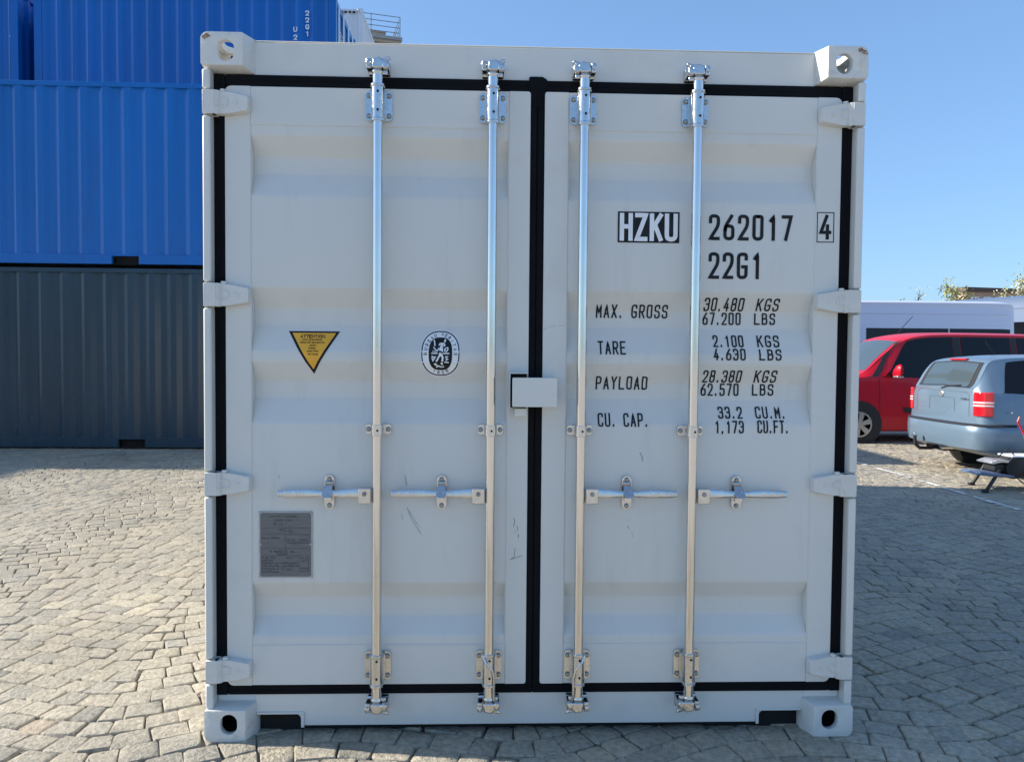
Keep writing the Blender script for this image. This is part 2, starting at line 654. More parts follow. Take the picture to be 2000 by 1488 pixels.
setts = make_setts()
setts.sort(key=lambda s: (s[0] - C0.x) ** 2 + (s[1] - C0.y) ** 2 + (0 if visible(s[0], s[1]) else 1e4))
geo = [sett_geom(s[2]) for s in setts]
ton = [min(1, max(0, random.betavariate(3.0, 3.0))) if random.random() > 0.035 else 0.93 for _ in setts]
for i in range(min(300, len(geo))):
    cx, cy = setts[i][0], setts[i][1]
    g = geo[i] - np.array([cx, cy, 0])
    o = bpy.data.objects.new('cobblestone', sett_mesh('cobblestone', [g], [ton[i]]))
    COL.objects.link(o)
    o.parent = ground
    o.location = (cx, cy, 0)
rest = bpy.data.objects.new('cobblestones', sett_mesh('cobblestones', geo[300:], ton[300:]))
COL.objects.link(rest)
rest.parent = ground
rest['kind'] = 'stuff'

pl = MB()
y = 2.2
while y < 8.4:
    ln = random.uniform(0.05, 0.125)
    if random.random() < 0.74:
        w = random.uniform(0.018, 0.034)
        x0 = 4.905 + 0.012 * math.sin(y * 2.3) + random.gauss(0, 0.004)
        q = [(x0 - w + random.gauss(0, .006), y + random.gauss(0, .006), 0.0072), (x0 + w + random.gauss(0, .006), y + random.gauss(0, .006), 0.0072),
             (x0 + w + random.gauss(0, .006), y + ln, 0.0072), (x0 - w + random.gauss(0, .006), y + ln, 0.0072)]
        pl.add(q, [(0, 1, 2, 3)])
    y += ln + random.uniform(0.004, 0.03)
tag(pl.build('painted_line', M['line'], smooth=0), 'thin worn white line painted across the setts', kind='structure')


gr = MB()
for k in range(900):
    if k < 520:
        gx, gy = random.uniform(-1.6, 2.6), -abs(random.gauss(0, 0.16)) + 0.03
    else:
        gx, gy = random.uniform(-6, 6), random.uniform(-.4, 6)
        if abs(gx) < 1.3 and gy > -0.02:
            continue
    q = random.uniform(.0015, .0048)
    zt = random.uniform(-0.006, 0.003)
    a = random.uniform(0, 6.28)
    base = [(gx + q * math.cos(a + t), gy + q * math.sin(a + t), zt) for t in (0, 2.1, 4.2)]
    gr.add(base + [(gx, gy, zt + q * 1.1)], [(0, 1, 3), (1, 2, 3), (2, 0, 3)])
g_ = gr.build('grit', M['grit'], smooth=0)
tag(g_, 'loose grit scattered over the setts', 'grit', kind='stuff')

# ------------------------------------------------------------------ corner fittings (shared by every container)
def boolean_mesh(name, body, cutters, mats):
    o = body.build(name, mats, smooth=0)
    cs = []
    for c in cutters:
        k = c.build('cutter', mats, smooth=0)
        cs.append(k)
        md = o.modifiers.new('b', 'BOOLEAN')
        md.operation = 'DIFFERENCE'
        md.object = k
        md.solver = 'EXACT'
    bv = o.modifiers.new('bv', 'BEVEL')
    bv.width = 0.0065
    bv.segments = 2
    bv.limit_method = 'ANGLE'
    bv.angle_limit = R(35)
    bpy.context.view_layer.update()
    dg = bpy.context.evaluated_depsgraph_get()
    me = bpy.data.meshes.new_from_object(o.evaluated_get(dg))
    me.name = name
    for k in cs:
        bpy.data.objects.remove(k)
    bpy.data.objects.remove(o)
    me.polygons.foreach_set('use_smooth', [True] * len(me.polygons))
    me.set_sharp_from_angle(angle=R(30))
    return me


def fitting_mesh(closed):
    """top left front fitting; origin at its outer front top corner, x to the right, y inward, z up (down is negative)"""
    b = MB()
    front = rrect(0, 0.150, -0.117, 0, 0.026, 5, (0.3, 0.15, 0.15, 1))
    back = rrect(0, 0.176, -0.128, 0, 0.026, 5, (0.3, 0.15, 0.15, 1))
    b.prism(front, 0, 0.066, 'y', top=back)
    b2 = MB()
    cav = MB().box(0.026, 0.126, 0.024, 0.150, -0.098, -0.024)
    h1 = MB().prism(stadium(0.089, -0.065, 0.062, 0.076), -0.05, 0.06, 'y')
    h2 = MB().prism([(p[0], p[1]) for p in stadium(0.089, -0.063, 0.079, 0.056)], -0.05, 0.06, 'x')
    h3 = MB().prism(stadium(0.082, 0.089, 0.062, 0.12), -0.05, 0.05, 'z')
    body = MB()
    n = len(front)
    v = [(p[0], 0, p[1]) for p in front] + [(p[0], 0.066, p[1]) for p in back] + [(p[0], 0.178, p[1]) for p in back]
    f = [tuple(range(n)), tuple(range(3 * n - 1, 2 * n - 1, -1))]
    for r in range(2):
        f += [(r * n + i, (r + 1) * n + i, (r + 1) * n + (i + 1) % n, r * n + (i + 1) % n) for i in range(n)]
    body.add(v, f)
    me = boolean_mesh('corner_fitting', body, [cav, h1] if closed else [cav, h1, h2, h3], [M['fitting'], M['hole']])
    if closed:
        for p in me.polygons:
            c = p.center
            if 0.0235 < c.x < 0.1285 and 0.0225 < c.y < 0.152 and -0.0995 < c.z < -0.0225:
                p.material_index = 1  # cavity walls coloured near-black for the shade inside, over the fitting paint
    return me


FIT, FIT_B = fitting_mesh(False), fitting_mesh(True)


def mirrored(me, sx, sy, sz):
    n = me.copy()
    n.transform(Matrix.Diagonal((sx, sy, sz, 1)))
    if sx * sy * sz < 0:
        n.flip_normals()
    return n


FITS = {(sx, sy, sz): mirrored(FIT if sz > 0 else FIT_B, sx, sy, sz) for sx in (1, -1) for sy in (1, -1) for sz in (1, -1)}


def add_fittings(root, W, L, H, material):
    out = []
    for (x, sx) in ((-W / 2, 1), (W / 2, -1)):
        for (y, sy) in ((0, 1), (L, -1)):
            for (z, sz) in ((H, 1), (0, -1)):
                out.append(inst('corner_fitting', FITS[(sx, sy, sz)], root, (x, y, z), material=material))
    return out


# ------------------------------------------------------------------ stroke lettering
def arc_pts(path, default_r):
    """path of (x, z[, r]) in metres -> polyline with rounded corners"""
    n = len(path)
    out = []
    for i, p in enumerate(path):
        q = Vector(p[:2])
        r = p[2] if len(p) > 2 else default_r
        if i == 0 or i == n - 1 or r <= 0:
            out.append(q)
            continue
        a, b = Vector(path[i - 1][:2]), Vector(path[i + 1][:2])
        da, db = (a - q), (b - q)
        rr = min(r, da.length * 0.5, db.length * 0.5)
        A, B = q + da.normalized() * rr, q + db.normalized() * rr
        for k in range(7):
            t = k / 6
            out.append(A * (1 - t) ** 2 + q * 2 * t * (1 - t) + B * t * t)
    return out


GL = {
    '0': [[(0.5, 1, 0), (1, 1), (1, 0), (0, 0), (0, 1), (0.5, 1, 0)]], 'O': [[(0.5, 1, 0), (1, 1), (1, 0), (0, 0), (0, 1), (0.5, 1, 0)]],
    '1': [[(0.28, 0.82, 0), (0.62, 1, 0), (0.62, 0, 0)]],
    '2': [[(0, 0.74), (0, 1), (1, 1), (1, 0.58), (0, 0, 0), (1, 0, 0)]],
    '3': [[(0, 0.8), (0, 1), (1, 1), (1, 0.53), (0.4, 0.53)], [(0.4, 0.53), (1, 0.53), (1, 0), (0, 0), (0, 0.2)]],
    '4': [[(0.62, 1, 0), (0, 0.26, 0), (1, 0.26, 0)], [(0.72, 0.56), (0.72, 0)]],
    '5': [[(1, 1), (0.12, 1, 0), (0.06, 0.55, 0), (1, 0.62), (1, 0), (0, 0), (0, 0.2)]],
    '6': [[(0.82, 1), (0, 0.52), (0, 0), (1, 0), (1, 0.56), (0.1, 0.56), (0.05, 0.4)]],
    '7': [[(0, 1, 0), (1, 1, 0), (0.38, 0, 0)]],
    '8': [[(0.5, 1, 0), (0.95, 1), (0.95, 0.53), (0.05, 0.53), (0.05, 1), (0.5, 1, 0)], [(0.5, 0.53, 0), (1, 0.53), (1, 0), (0, 0), (0, 0.53), (0.5, 0.53, 0)]],
    '9': [[(0.1, 0), (1, 0.45), (1, 1), (0, 1), (0, 0.45), (0.95, 0.45)]],
    'A': [[(0, 0, 0), (0.5, 1, 0), (1, 0, 0)], [(0.17, 0.3), (0.83, 0.3)]],
    'B': [[(0, 0, 0), (0, 1, 0), (0.9, 1), (0.9, 0.53), (0, 0.53, 0)], [(0.4, 0.53, 0), (1, 0.53), (1, 0), (0, 0, 0)]],
    'C': [[(1, 0.78), (1, 1), (0, 1), (0, 0), (1, 0), (1, 0.22)]],
    'D': [[(0, 0, 0), (0, 1, 0), (1, 1), (1, 0), (0, 0, 0)]],
    'E': [[(1, 1), (0, 1, 0), (0, 0, 0), (1, 0)], [(0, 0.52), (0.8, 0.52)]],
    'F': [[(1, 1), (0, 1, 0), (0, 0, 0)], [(0, 0.52), (0.8, 0.52)]],
    'G': [[(1, 0.8), (1, 1), (0, 1), (0, 0), (1, 0), (1, 0.46, 0), (0.55, 0.46)]],
    'H': [[(0, 0), (0, 1)], [(1, 0), (1, 1)], [(0, 0.52), (1, 0.52)]],
    'I': [[(0.5, 0), (0.5, 1)]],
    'K': [[(0, 0), (0, 1)], [(1, 1), (0.06, 0.42)], [(0.36, 0.6), (1, 0)]],
    'L': [[(0, 1), (0, 0, 0), (1, 0)]],
    'M': [[(0, 0, 0), (0, 1, 0), (0.5, 0.35, 0), (1, 1, 0), (1, 0, 0)]],
    'N': [[(0, 0, 0), (0, 1, 0), (1, 0, 0), (1, 1, 0)]],
    'P': [[(0, 0, 0), (0, 1, 0), (1, 1), (1, 0.46), (0, 0.46, 0)]],
    'R': [[(0, 0, 0), (0, 1, 0), (1, 1), (1, 0.48), (0, 0.48, 0)], [(0.5, 0.48), (1, 0)]],
    'S': [[(1, 0.78), (1, 1), (0, 1), (0, 0.53), (1, 0.53), (1, 0), (0, 0), (0, 0.22)]],
    'T': [[(0, 1), (1, 1)], [(0.5, 1), (0.5, 0)]],
    'U': [[(0, 1), (0, 0), (1, 0), (1, 1)]],
    'V': [[(0, 1, 0), (0.5, 0, 0), (1, 1, 0)]],
    'X': [[(0, 0), (1, 1)], [(0, 1), (1, 0)]],
    'Y': [[(0, 1, 0), (0.5, 0.48, 0), (1, 1, 0)], [(0.5, 0.48), (0.5, 0)]],
    'Z': [[(0, 1, 0), (1, 1, 0), (0, 0, 0), (1, 0, 0)]],
    '.': [[(0.3, 0.0, 0), (0.3, 0.10, 0)]], ',': [[(0.36, 0.09, 0), (0.2, -0.07, 0)]],
}
NARROW = {'.': 0.5, ',': 0.5, 'I': 0.45, ' ': 0.8}


def ribbon(mb, pts, hw, surf, lift, cap=True, mi=0):
    """flat stroke along a 2D polyline laid on surf(x, z) -> y"""
    P = []
    for a, b in zip(pts[:-1], pts[1:]):
        L = (b - a).length
        n = max(1, int(L / 0.009))
        for k in range(n):
            P.append(a + (b - a) * (k / n))
    P.append(pts[-1])
    Q = [P[0]]
    for p in P[1:]:
        if (p - Q[-1]).length > 1e-5:
            Q.append(p)
    P = Q
    if len(P) < 2:
        return
    if cap:
        P[0] = P[0] - (P[1] - P[0]).normalized() * hw * 0.9
        P[-1] = P[-1] + (P[-1] - P[-2]).normalized() * hw * 0.9
    v = []
    n = len(P)
    for i, p in enumerate(P):
        d0 = (P[i] - P[i - 1]).normalized() if i else (P[1] - P[0]).normalized()
        d1 = (P[i + 1] - P[i]).normalized() if i < n - 1 else d0
        n0, n1 = Vector((-d0.y, d0.x)), Vector((-d1.y, d1.x))
        nn = (n0 + n1)
        nn = nn.normalized() if nn.length > 1e-4 else n0
        k = min(1.6, 1 / max(0.3, nn.dot(n0)))
        for s in (1, -1):
            q = p + nn * (hw * k * s)
            v.append((q.x, surf(q.x, q.y) - lift, q.y))
    f = [(2 * i, 2 * i + 1, 2 * i + 3, 2 * i + 2) for i in range(n - 1)]
    mb.add(v, f, mi)


def text_strokes(text, x0, x1, z0, z1, hw, gap=0.38):
    """fit text between x0..x1 (outer edges of strokes), z0..z1; returns list of polylines in metres"""
    units = 0
    for i, c in enumerate(text):
        units += NARROW.get(c, 1) + (gap if i < len(text) - 1 else 0)
    cw = (x1 - x0 - 2 * hw) / units
    x = x0 + hw
    h = z1 - z0 - 2 * hw
    out = []
    for c in text:
        w = NARROW.get(c, 1) * cw
        for path in GL.get(c, []):
            pp = [(x + p[0] * w, z0 + hw + p[1] * h, *p[2:]) for p in path]
            out.append(arc_pts(pp, min(0.5 * cw, 0.34 * h)))
        x += w + gap * cw
    return out


# ------------------------------------------------------------------ the grey shipping container
GROOVES = [(2.241, 2.172, 2.107, 2.020), (1.684, 1.611, 1.547, 1.449), (1.411, 1.337, 1.274, 1.180), (0.580, 0.515, 0.443, 0.376)]
YF, YP, DG = 0.047, 0.051, 0.043       # door frame front, panel front, groove depth


def panel_y(x, z):
    for (a, b, c, d) in GROOVES:
        if d < z < a:
            if z > b:
                return YP + DG * (a - z) / (a - b)
            if z > c:
                return YP + DG
            return YP + DG * (z - d) / (c - d)
    return YP


cont = thing('shipping_container', 'light grey shipping container with closed double doors and black door seals', 'container')
PA = M['paint']
W2, L2, H2 = 1.219, 6.058, 2.591
add_fittings(cont, 2.438, L2, H2, M['fitting'])
# bare, rusty wear on the upper fittings
for s in (-1, 1):
    w = MB()
    for k in range(16):
        a = R(random.uniform(20, 85))
        cx = s * (1.219 - 0.026 + 0.024 * math.cos(a)) - s * random.uniform(0.0, 0.02)
        cz = 2.591 - 0.026 + 0.022 * math.sin(a) - random.uniform(0, 0.004)
        rr = random.uniform(0.0015, 0.0065)
        n = 7
        pts = [(cx + rr * random.uniform(.5, 1.3) * 1.3 * math.cos(2 * math.pi * i / n), -0.0009 - 0.00007 * k, min(2.5905, cz - 0.006 + rr * random.uniform(.4, 1.0) * math.sin(2 * math.pi * i / n))) for i in range(n)]
        w.add(pts, [tuple(range(n))])
    w.build('rust_patch', M['rust'], cont, smooth=0)

HZ_L = [2.346, 1.652, 0.958, 0.259]
for s in (-1, 1):
    p = MB()
    edges = [0.118]
    for z in sorted(HZ_L):
        edges += [z - 0.047, z + 0.047]
    edges.append(2.466)
    for a, b in zip(edges[::2], edges[1::2]):
        x0, x1 = 1.190, 1.219
        pts = [(s * x0, 0.010), (s * x1, 0.010), (s * x1, 0.16), (s * 1.192, 0.16), (s * 1.192, 0.075)]
        p.prism(pts, a + 0.0015, b - 0.0015, 'z')
    p.prism([(s * 1.193, 0.055), (s * 1.2165, 0.016), (s * 1.2165, 0.15), (s * 1.193, 0.15)], 0.118, 2.466, 'z')
    p.build('corner_post', PA, cont, bevel=0.006)
    MB().box(s * 1.08, s * 1.217, L2 - 0.16, L2 - 0.004, 0.118, 2.473).build('corner_post', PA, cont, bevel=0.004)
# header, sill
h = MB().box(-1.045, 1.045, 0.064, 0.17, 2.462, 2.583).box(-1.195, 1.195, 0.075, 0.165, 2.455, 2.470)
h.box(-1.045, 1.045, 0.062, 0.20, 2.5835, 2.5875)
h.build('door_header', PA, cont, bevel=0.003)
s_out = [(-0.853, 0.030), (-0.853, 0.052)]
sl = MB()
rr = 0.022
outl = [(-1.05, 0.1525), (-1.05, 0.030), (-1.045, 0.030), (-1.045, 0.075)]
outl += [(-0.879 - rr + rr * math.sin(R(a)), 0.075 - rr + rr * math.cos(R(a))) for a in (0, 30, 60, 90)]
outl += [(-0.879, 0.030), (0.879, 0.030)]
outl += [(0.879 + rr - rr * math.cos(R(a)), 0.075 - rr + rr * math.sin(R(a))) for a in (0, 30, 60, 90)]
outl += [(1.045, 0.075), (1.045, 0.030), (1.05, 0.030), (1.05, 0.1525)]
sl.prism(outl, 0.062, 0.075, 'y')
sl.box(-1.19, -1.05, 0.064, 0.075, 0.112, 0.1525).box(1.05, 1.19, 0.064, 0.075, 0.112, 0.1525)
sl.box(-1.19, 1.19, 0.0755, 0.14, 0.136, 0.1520)
for s in (-1, 1):        # raised frames of the fork pockets
    sl.box(min(s * 1.044, s * 0.866), max(s * 1.044, s * 0.866), 0.056, 0.0615, 0.0755, 0.084)
    sl.box(min(s * 0.878, s * 0.866), max(s * 0.878, s * 0.866), 0.056, 0.0615, 0.024, 0.0753)
sl.build('door_sill', PA, cont, bevel=0.002)
fl = MB().box(-1.16, 1.16, 0.15, L2 - 0.05, 0.152, 0.18)
for k in range(20):
    fl.box(-1.15, 1.15, 0.21 + k * 0.29, 0.24 + k * 0.3, 0.035, 0.150)
fl.build('floor', M['wood'], cont, smooth=0)
MB().box(-1.12, 1.12, 0.100, 0.108, -0.003, 0.1345).build('added_shade_board', M['hole'], cont, smooth=0)  # added board, near-black, darkens the fork pockets and the gap below the sill
for s in (-1, 1):
    c = MB()
    P = []
    n = int((L2 - 0.30) / 0.278)
    x_out, x_in = s * 1.214, s * 1.178
    prof = []
    y0 = 0.16
    for k in range(n):
        a = y0 + k * 0.278
        prof += [(a, x_out), (a + 0.072, x_out), (a + 0.140, x_in), (a + 0.210, x_in)]
    prof.append((L2 - 0.14, x_out))
    c.grid([[(x, y, 0.15) for (y, x) in prof], [(x, y, 2.50) for (y, x) in prof]])
    c.build('side_panel', PA, cont, smooth=0)
    c = MB().box(s * 1.155, s * 1.217, 0.17, L2 - 0.17, 0.035, 0.155).build('bottom_rail', PA, cont, bevel=0.003)
    c = MB().box(s * 1.155, s * 1.217, 0.17, L2 - 0.17, 2.50, 2.565).build('top_rail', PA, cont, bevel=0.003)
MB().box(-1.16, 1.16, 0.15, L2 - 0.1, 2.545, 2.562).build('roof_panel', PA, cont, smooth=0)
MB().box(-1.15, 1.15, L2 - 0.09, L2 - 0.03, 0.12, 2.56).build('end_wall', PA, cont, smooth=0)

# doors
DX = {-1: (-1.150, -1.057, -0.1075, -0.0275), 1: (0.0255, 0.1145, 1.0555, 1.1480)}     # stile edges left to right
doors = {}
for s in (-1, 1):
    a, b, c, d = DX[s]
    o_l, o_r = (1, 0.4) if s < 0 else (0.4, 1)
    fr = MB()
    fr.prism(rrect(a, b, 0.191, 2.4175, 0.024, 4, (o_l, 0, 0, o_l)), YF, 0.10, 'y')
    fr.prism(rrect(c, d, 0.191, 2.4175, 0.024, 4, (0, o_r, o_r, 0)), YF, 0.10, 'y')
    fr.box(b, c, YF + 0.0012, 0.10, 2.279, 2.4165)
    fr.box(b, c, YF + 0.0012, 0.10, 0.192, 0.343)
    door = fr.build('door', PA, cont, bevel=0.0022)
    doors[s] = door
    pn = MB()
    zs = [2.2785]
    for g in GROOVES:
        zs += list(g)
    zs.append(0.3435)
    zz = []
    for z in zs:
        zz.append(z)
    rows = []
    xs = np.linspace(b + 0.0005, c - 0.0005, 14)
    for z in zz:
        rows.append([(x, panel_y(x, z) + 0.0015 * math.sin(3 * x + 2 * z) * 0, z) for x in xs])
    pn.grid(rows)
    po = pn.build('door_panel', M['panel'], door, smooth=0)
    bv = po.modifiers.new('bevel', 'BEVEL')
    bv.width, bv.segments, bv.limit_method, bv.angle_limit = 0.007, 3, 'ANGLE', R(15)
    for q in po.data.polygons:
        q.use_smooth = True
    # weld bead round the panel
    wb = MB()
    for z in (2.2788, 0.3432):
        wb.cyl((b, YF + 0.0035, z), (c, YF + 0.0035, z), 0.0024, n=6)
    for x in (b, c):
        wb.cyl((x, YF + 0.004, 0.3435), (x, YF + 0.004, 2.2785), 0.0024, n=6)
    wb.build('weld_bead', PA, door)
    # black seal
    g = MB()
    yo, yi = 0.053, 0.075
    gx0, gx1 = (-1.194, a) if s < 0 else (d, 1.191)
    g.box(gx0, gx1, yo, yi, 0.152, 2.461)
    x0, x1 = (a, -0.0285 + 0.0265) if s < 0 else (-0.0015, d)
    g.box(x0, x1, yo + 0.001, yi, 2.4175, 2.4615)
    g.box(x0, x1, yo + 0.001, yi, 0.1525, 0.191)
    if s < 0:
        g.box(d, -0.002, yo - 0.001, yi, 0.185, 2.425)
        g.prism([(-0.034, 2.474), (0.016, 2.474), (0.030, 2.466), (0.040, 2.455), (0.030, 2.41), (0.020, 2.40), (0.018, 2.36), (-0.020, 2.36), (-0.034, 2.41)], 0.049, 0.0655, 'y')
    else:
        g.box(-0.0016, a, yo - 0.0005, yi, 0.185, 2.425)
    g.build('door_seal', M['rubber'], door, bevel=0.006, seg=3)
    lp = MB()
    xm = (gx0 + gx1) / 2
    lp.cyl((xm, yo + 0.001, 0.17), (xm, yo + 0.001, 2.445), 0.003, n=8)
    lp.cyl((x0, yo + .002, 2.441), (x1, yo + .002, 2.441), 0.003, n=8)
    lp.cyl((x0, yo + .002, 0.171), (x1, yo + .002, 0.171), 0.003, n=8)
    lp.build('seal_lip', M['rubber'], door)


def hinge_mesh(s):
    h = MB()
    # lug on the post, knuckle, tapered blade on the door
    h.box(min(s * 1.172, s * 1.2165), max(s * 1.172, s * 1.2165), 0.006, 0.075, -0.0425, 0.0425)
    blade = [(s * 1.180, -0.041), (s * 1.13, -0.039), (s * 1.062, -0.026), (s * 1.058, -0.020), (s * 1.058, 0.020), (s * 1.062, 0.026), (s * 1.13, 0.039), (s * 1.180, 0.041)]
    blade_b = [(s * 1.180, -0.041), (s * 1.13, -0.041), (s * 1.060, -0.032), (s * 1.054, -0.024), (s * 1.054, 0.024), (s * 1.060, 0.032), (s * 1.13, 0.041), (s * 1.180, 0.041)]
    h.prism(blade, 0.018, 0.0465, 'y', top=blade_b)
    h.cyl((s * 1.172, 0.024, -0.0425), (s * 1.172, 0.024, 0.0425), 0.0165, n=16)
    h.cyl((s * 1.150, 0.028, 0.040), (s * 1.150, 0.028, 0.050), 0.010, n=10)
    h.lathe([(0.019, 0.0), (0.019, -0.003), (0.013, -0.0035), (0.013, -0.001)], (s * 1.146, 0.0180, 0.0), 'y', 16)
    h.cyl((s * 1.100, 0.0155, 0.0), (s * 1.100, 0.02, 0.0), 0.007, n=10)
    return h.mesh('hinge', [M['fitting']], 35)


for s in (-1, 1):
    hm = hinge_mesh(s)
    for z in HZ_L:
        o = inst('hinge', hm, doors[s], (0, 0, z))
        bv = o.modifiers.new('bevel', 'BEVEL')
        bv.width, bv.segments, bv.limit_method, bv.angle_limit = 0.0045, 2, 'ANGLE', R(40)

# locking bars
BOLT = MB()
BOLT.lathe([(0.0095, 0.0), (0.0095, -0.003), (0.0075, -0.008), (0.003, -0.0095)], (0, 0, 0), 'y', 10)
BOLT = BOLT.mesh('bolt', [M['bolt']], 40)


def bracket_mesh(zc, sl0, sl1, up):
    """plate with four holes round a sleeve; zc centre; sleeve from sl0 to sl1"""
    b = MB()
    b.prism(rrect(-0.0495, 0.0495, zc - 0.0545, zc + 0.0545, 0.014, 4), 0.034, 0.0455, 'y')
    b.lathe([(0.0195, sl0), (0.0265, sl0), (0.0265, sl0 + 0.008), (0.0235, sl0 + 0.011), (0.0235, sl1 - 0.011), (0.0265, sl1 - 0.008), (0.0265, sl1), (0.0195, sl1)], (0, 0.002, 0), 'z', 24)
    b.box(-0.0235, 0.0235, 0.004, 0.036, sl0 + 0.012, sl1 - 0.012)
    b.box(-0.030, 0.030, 0.024, 0.036, zc - 0.045, zc + 0.045)
    for z in (zc - 0.030, zc + 0.036):
        b.cyl((0.003, -0.0218, z), (0.003, -0.0226, z), 0.0048, n=10, mi=1)
    return b.mesh('bracket', [M['cast_zinc'], M['hole']], 35)


def cam_mesh(s, flip):
    """cam head in its keeper; s mirrors x, flip=-1 turns it over for the sill"""
    k = MB()
    z = lambda v: v * flip
    zz = lambda a, b: (min(z(a), z(b)), max(z(a), z(b)))
    k.lathe([(0.018, -0.072), (0.018, -0.030), (0.022, -0.024), (0.022, -0.017), (0.016, -0.012), (0.016, 0.004)] if flip > 0 else
            [(0.016, -0.004), (0.016, 0.012), (0.022, 0.017), (0.022, 0.024), (0.018, 0.030), (0.018, 0.072)], (0, 0, 0), 'z', 18)
    bx = lambda x0, x1, y0, y1, a, b: k.box(min(s * x0, s * x1), max(s * x0, s * x1), y0, y1, *zz(a, b))
    bx(-0.040, 0.040, 0.038, 0.063, -0.016, 0.030)                        # keeper base on the beam
    bx(-0.041, -0.022, -0.012, 0.050, -0.010, 0.026)                      # keeper jaws
    bx(0.020, 0.041, -0.016, 0.050, -0.014, 0.018)
    k.prism([(s * -0.020, z(-0.010)), (s * 0.018, z(-0.012)), (s * 0.026, z(0.012)), (s * 0.010, z(0.028)), (s * -0.016, z(0.022))], -0.022, 0.024, 'y')   # cam
    k.prism([(s * 0.012, z(0.010)), (s * 0.040, z(0.022)), (s * 0.047, z(0.030)), (s * 0.042, z(0.036)), (s * 0.010, z(0.027))], -0.008, 0.008, 'y')
    k.cyl((s * -0.033, -0.018, z(0.010)), (s * -0.033, -0.010, z(0.010)), 0.010, n=10)
    k.cyl((s * 0.030, -0.024, z(-0.002)), (s * 0.030, -0.010, z(-0.002)), 0.0125, n=12)
    bx(-0.036, 0.034, -0.010, 0.004, 0.016, 0.024)
    bx(0.014, 0.036, -0.006, 0.010, -0.030, -0.014)
    return k.mesh('cam', [M['cast_zinc']], 35)


def guide_mesh():
    b = MB()
    b.prism(rrect(-0.048, 0.048, -0.019, 0.019, 0.010, 4), 0.036, 0.0455, 'y')
    b.lathe([(0.0195, -0.021), (0.0232, -0.021), (0.0232, 0.021), (0.0195, 0.021)], (0, 0.002, 0), 'z', 22)
    b.box(-0.0225, 0.0225, 0.004, 0.038, -0.020, 0.020)
    b.cyl((0.004, -0.0205, 0), (0.004, -0.0222, 0), 0.0045, n=8, mi=1)
    return b.mesh('bar_guide', [M['cast_zinc'], M['hole']], 35)


def hub_mesh(s):
    b = MB()
    b.prism(rrect(min(s * 0.021, s * 0.066), max(s * 0.021, s * 0.066), -0.031, 0.027, 0.005, 3), -0.020, 0.022, 'y')
    b.cyl((s * 0.043, -0.019, 0.006), (s * 0.043, -0.026, 0.006), 0.0085, n=8, mi=1)
    return b.mesh('handle_hub', [M['cast_zinc'], M['bolt']], 35)


def handle_mesh(s):
    P = [(0.060, 0.002, 0.018), (0.11, 0.001, 0.017), (0.155, 0.0, 0.012), (0.185, 0.0, 0.011), (0.21, 0.0, 0.012), (0.245, 0.0015, 0.0155), (0.275, 0.001, 0.016), (0.33, 0.0, 0.015), (0.366, 0.0005, 0.012)]
    b = MB()
    rows = []
    for (x, dz, hh) in P:
        yy = -0.004 + 0.016 * (x - 0.06) / 0.3
        e = 0.006
        hh *= 1.0
        zc = 0.006 + dz - 0.004 * (x / 0.37)
        ring = []
        for (dy, dzz) in ((-e, -hh * .6), (-e, hh * .6), (-e * .4, hh), (e * .4, hh), (e, hh * .6), (e, -hh * .6), (e * .4, -hh), (-e * .4, -hh)):
            ring.append((s * x, yy + dy, zc + dzz))
        ring.append(ring[0])
        rows.append(ring)
    b.grid(rows)
    n = len(rows[0]) - 1
    b.add(rows[0][:n], [tuple(range(n))])
    b.add(rows[-1][:n], [tuple(range(n))])
    # embossed grip
    for k in range(9):
        x = 0.272 + k * 0.0105
        b.box(min(s * x, s * (x + 0.006)), max(s * x, s * (x + 0.006)), -0.004 + 0.016 * (x - 0.06) / 0.3 - 0.0075, -0.004 + 0.016 * (x - 0.06) / 0.3 - 0.004, -0.004, 0.012 - 0.003 * (k % 3))
    return b.mesh('handle', [M['cast_zinc']], 50)


def retainer_mesh(s):
    """catch that holds the handle: rounded plate, seat and hinged cover"""
    b = MB()
    x = s * 0.181
    b.prism(stadium(x, 0.006 - 0.002, 0.037, 0.126), 0.034, 0.0465, 'y')
    b.box(x - 0.013, x + 0.013, 0.006, 0.036, -0.026, -0.012)
    cover = [(x - 0.0125, 0.040), (x + 0.0125, 0.040), (x + 0.019, 0.002), (x + 0.010, -0.008), (x - 0.010, -0.008), (x - 0.019, 0.002)]
    v = []
    for (px, pz) in cover:
        t = (0.040 - pz) / 0.048
        v.append((px, 0.030 - 0.052 * min(1, t * 1.15), pz))
    for (px, pz) in cover:
        t = (0.040 - pz) / 0.048
        v.append((px, 0.034 - 0.048 * min(1, t * 1.15), pz - 0.001))
    n = 6
    b.add(v, [tuple(range(n)), tuple(range(2 * n - 1, n - 1, -1))] + [(i, n + i, n + (i + 1) % n, (i + 1) % n) for i in range(n)])
    b.cyl((x - 0.014, 0.024, 0.041), (x + 0.014, 0.024, 0.041), 0.006, n=8)
    return b.mesh('handle_catch', [M['cast_zinc']], 40)


BR_T, BR_B, GD = bracket_mesh(2.350, 2.283, 2.416, 1), bracket_mesh(0.270, 0.205, 0.326, -1), guide_mesh()


def bev(o, w=0.002):
    b = o.modifiers.new('bevel', 'BEVEL')
    b.width, b.segments, b.limit_method, b.angle_limit = w, 2, 'ANGLE', R(45)
    return o


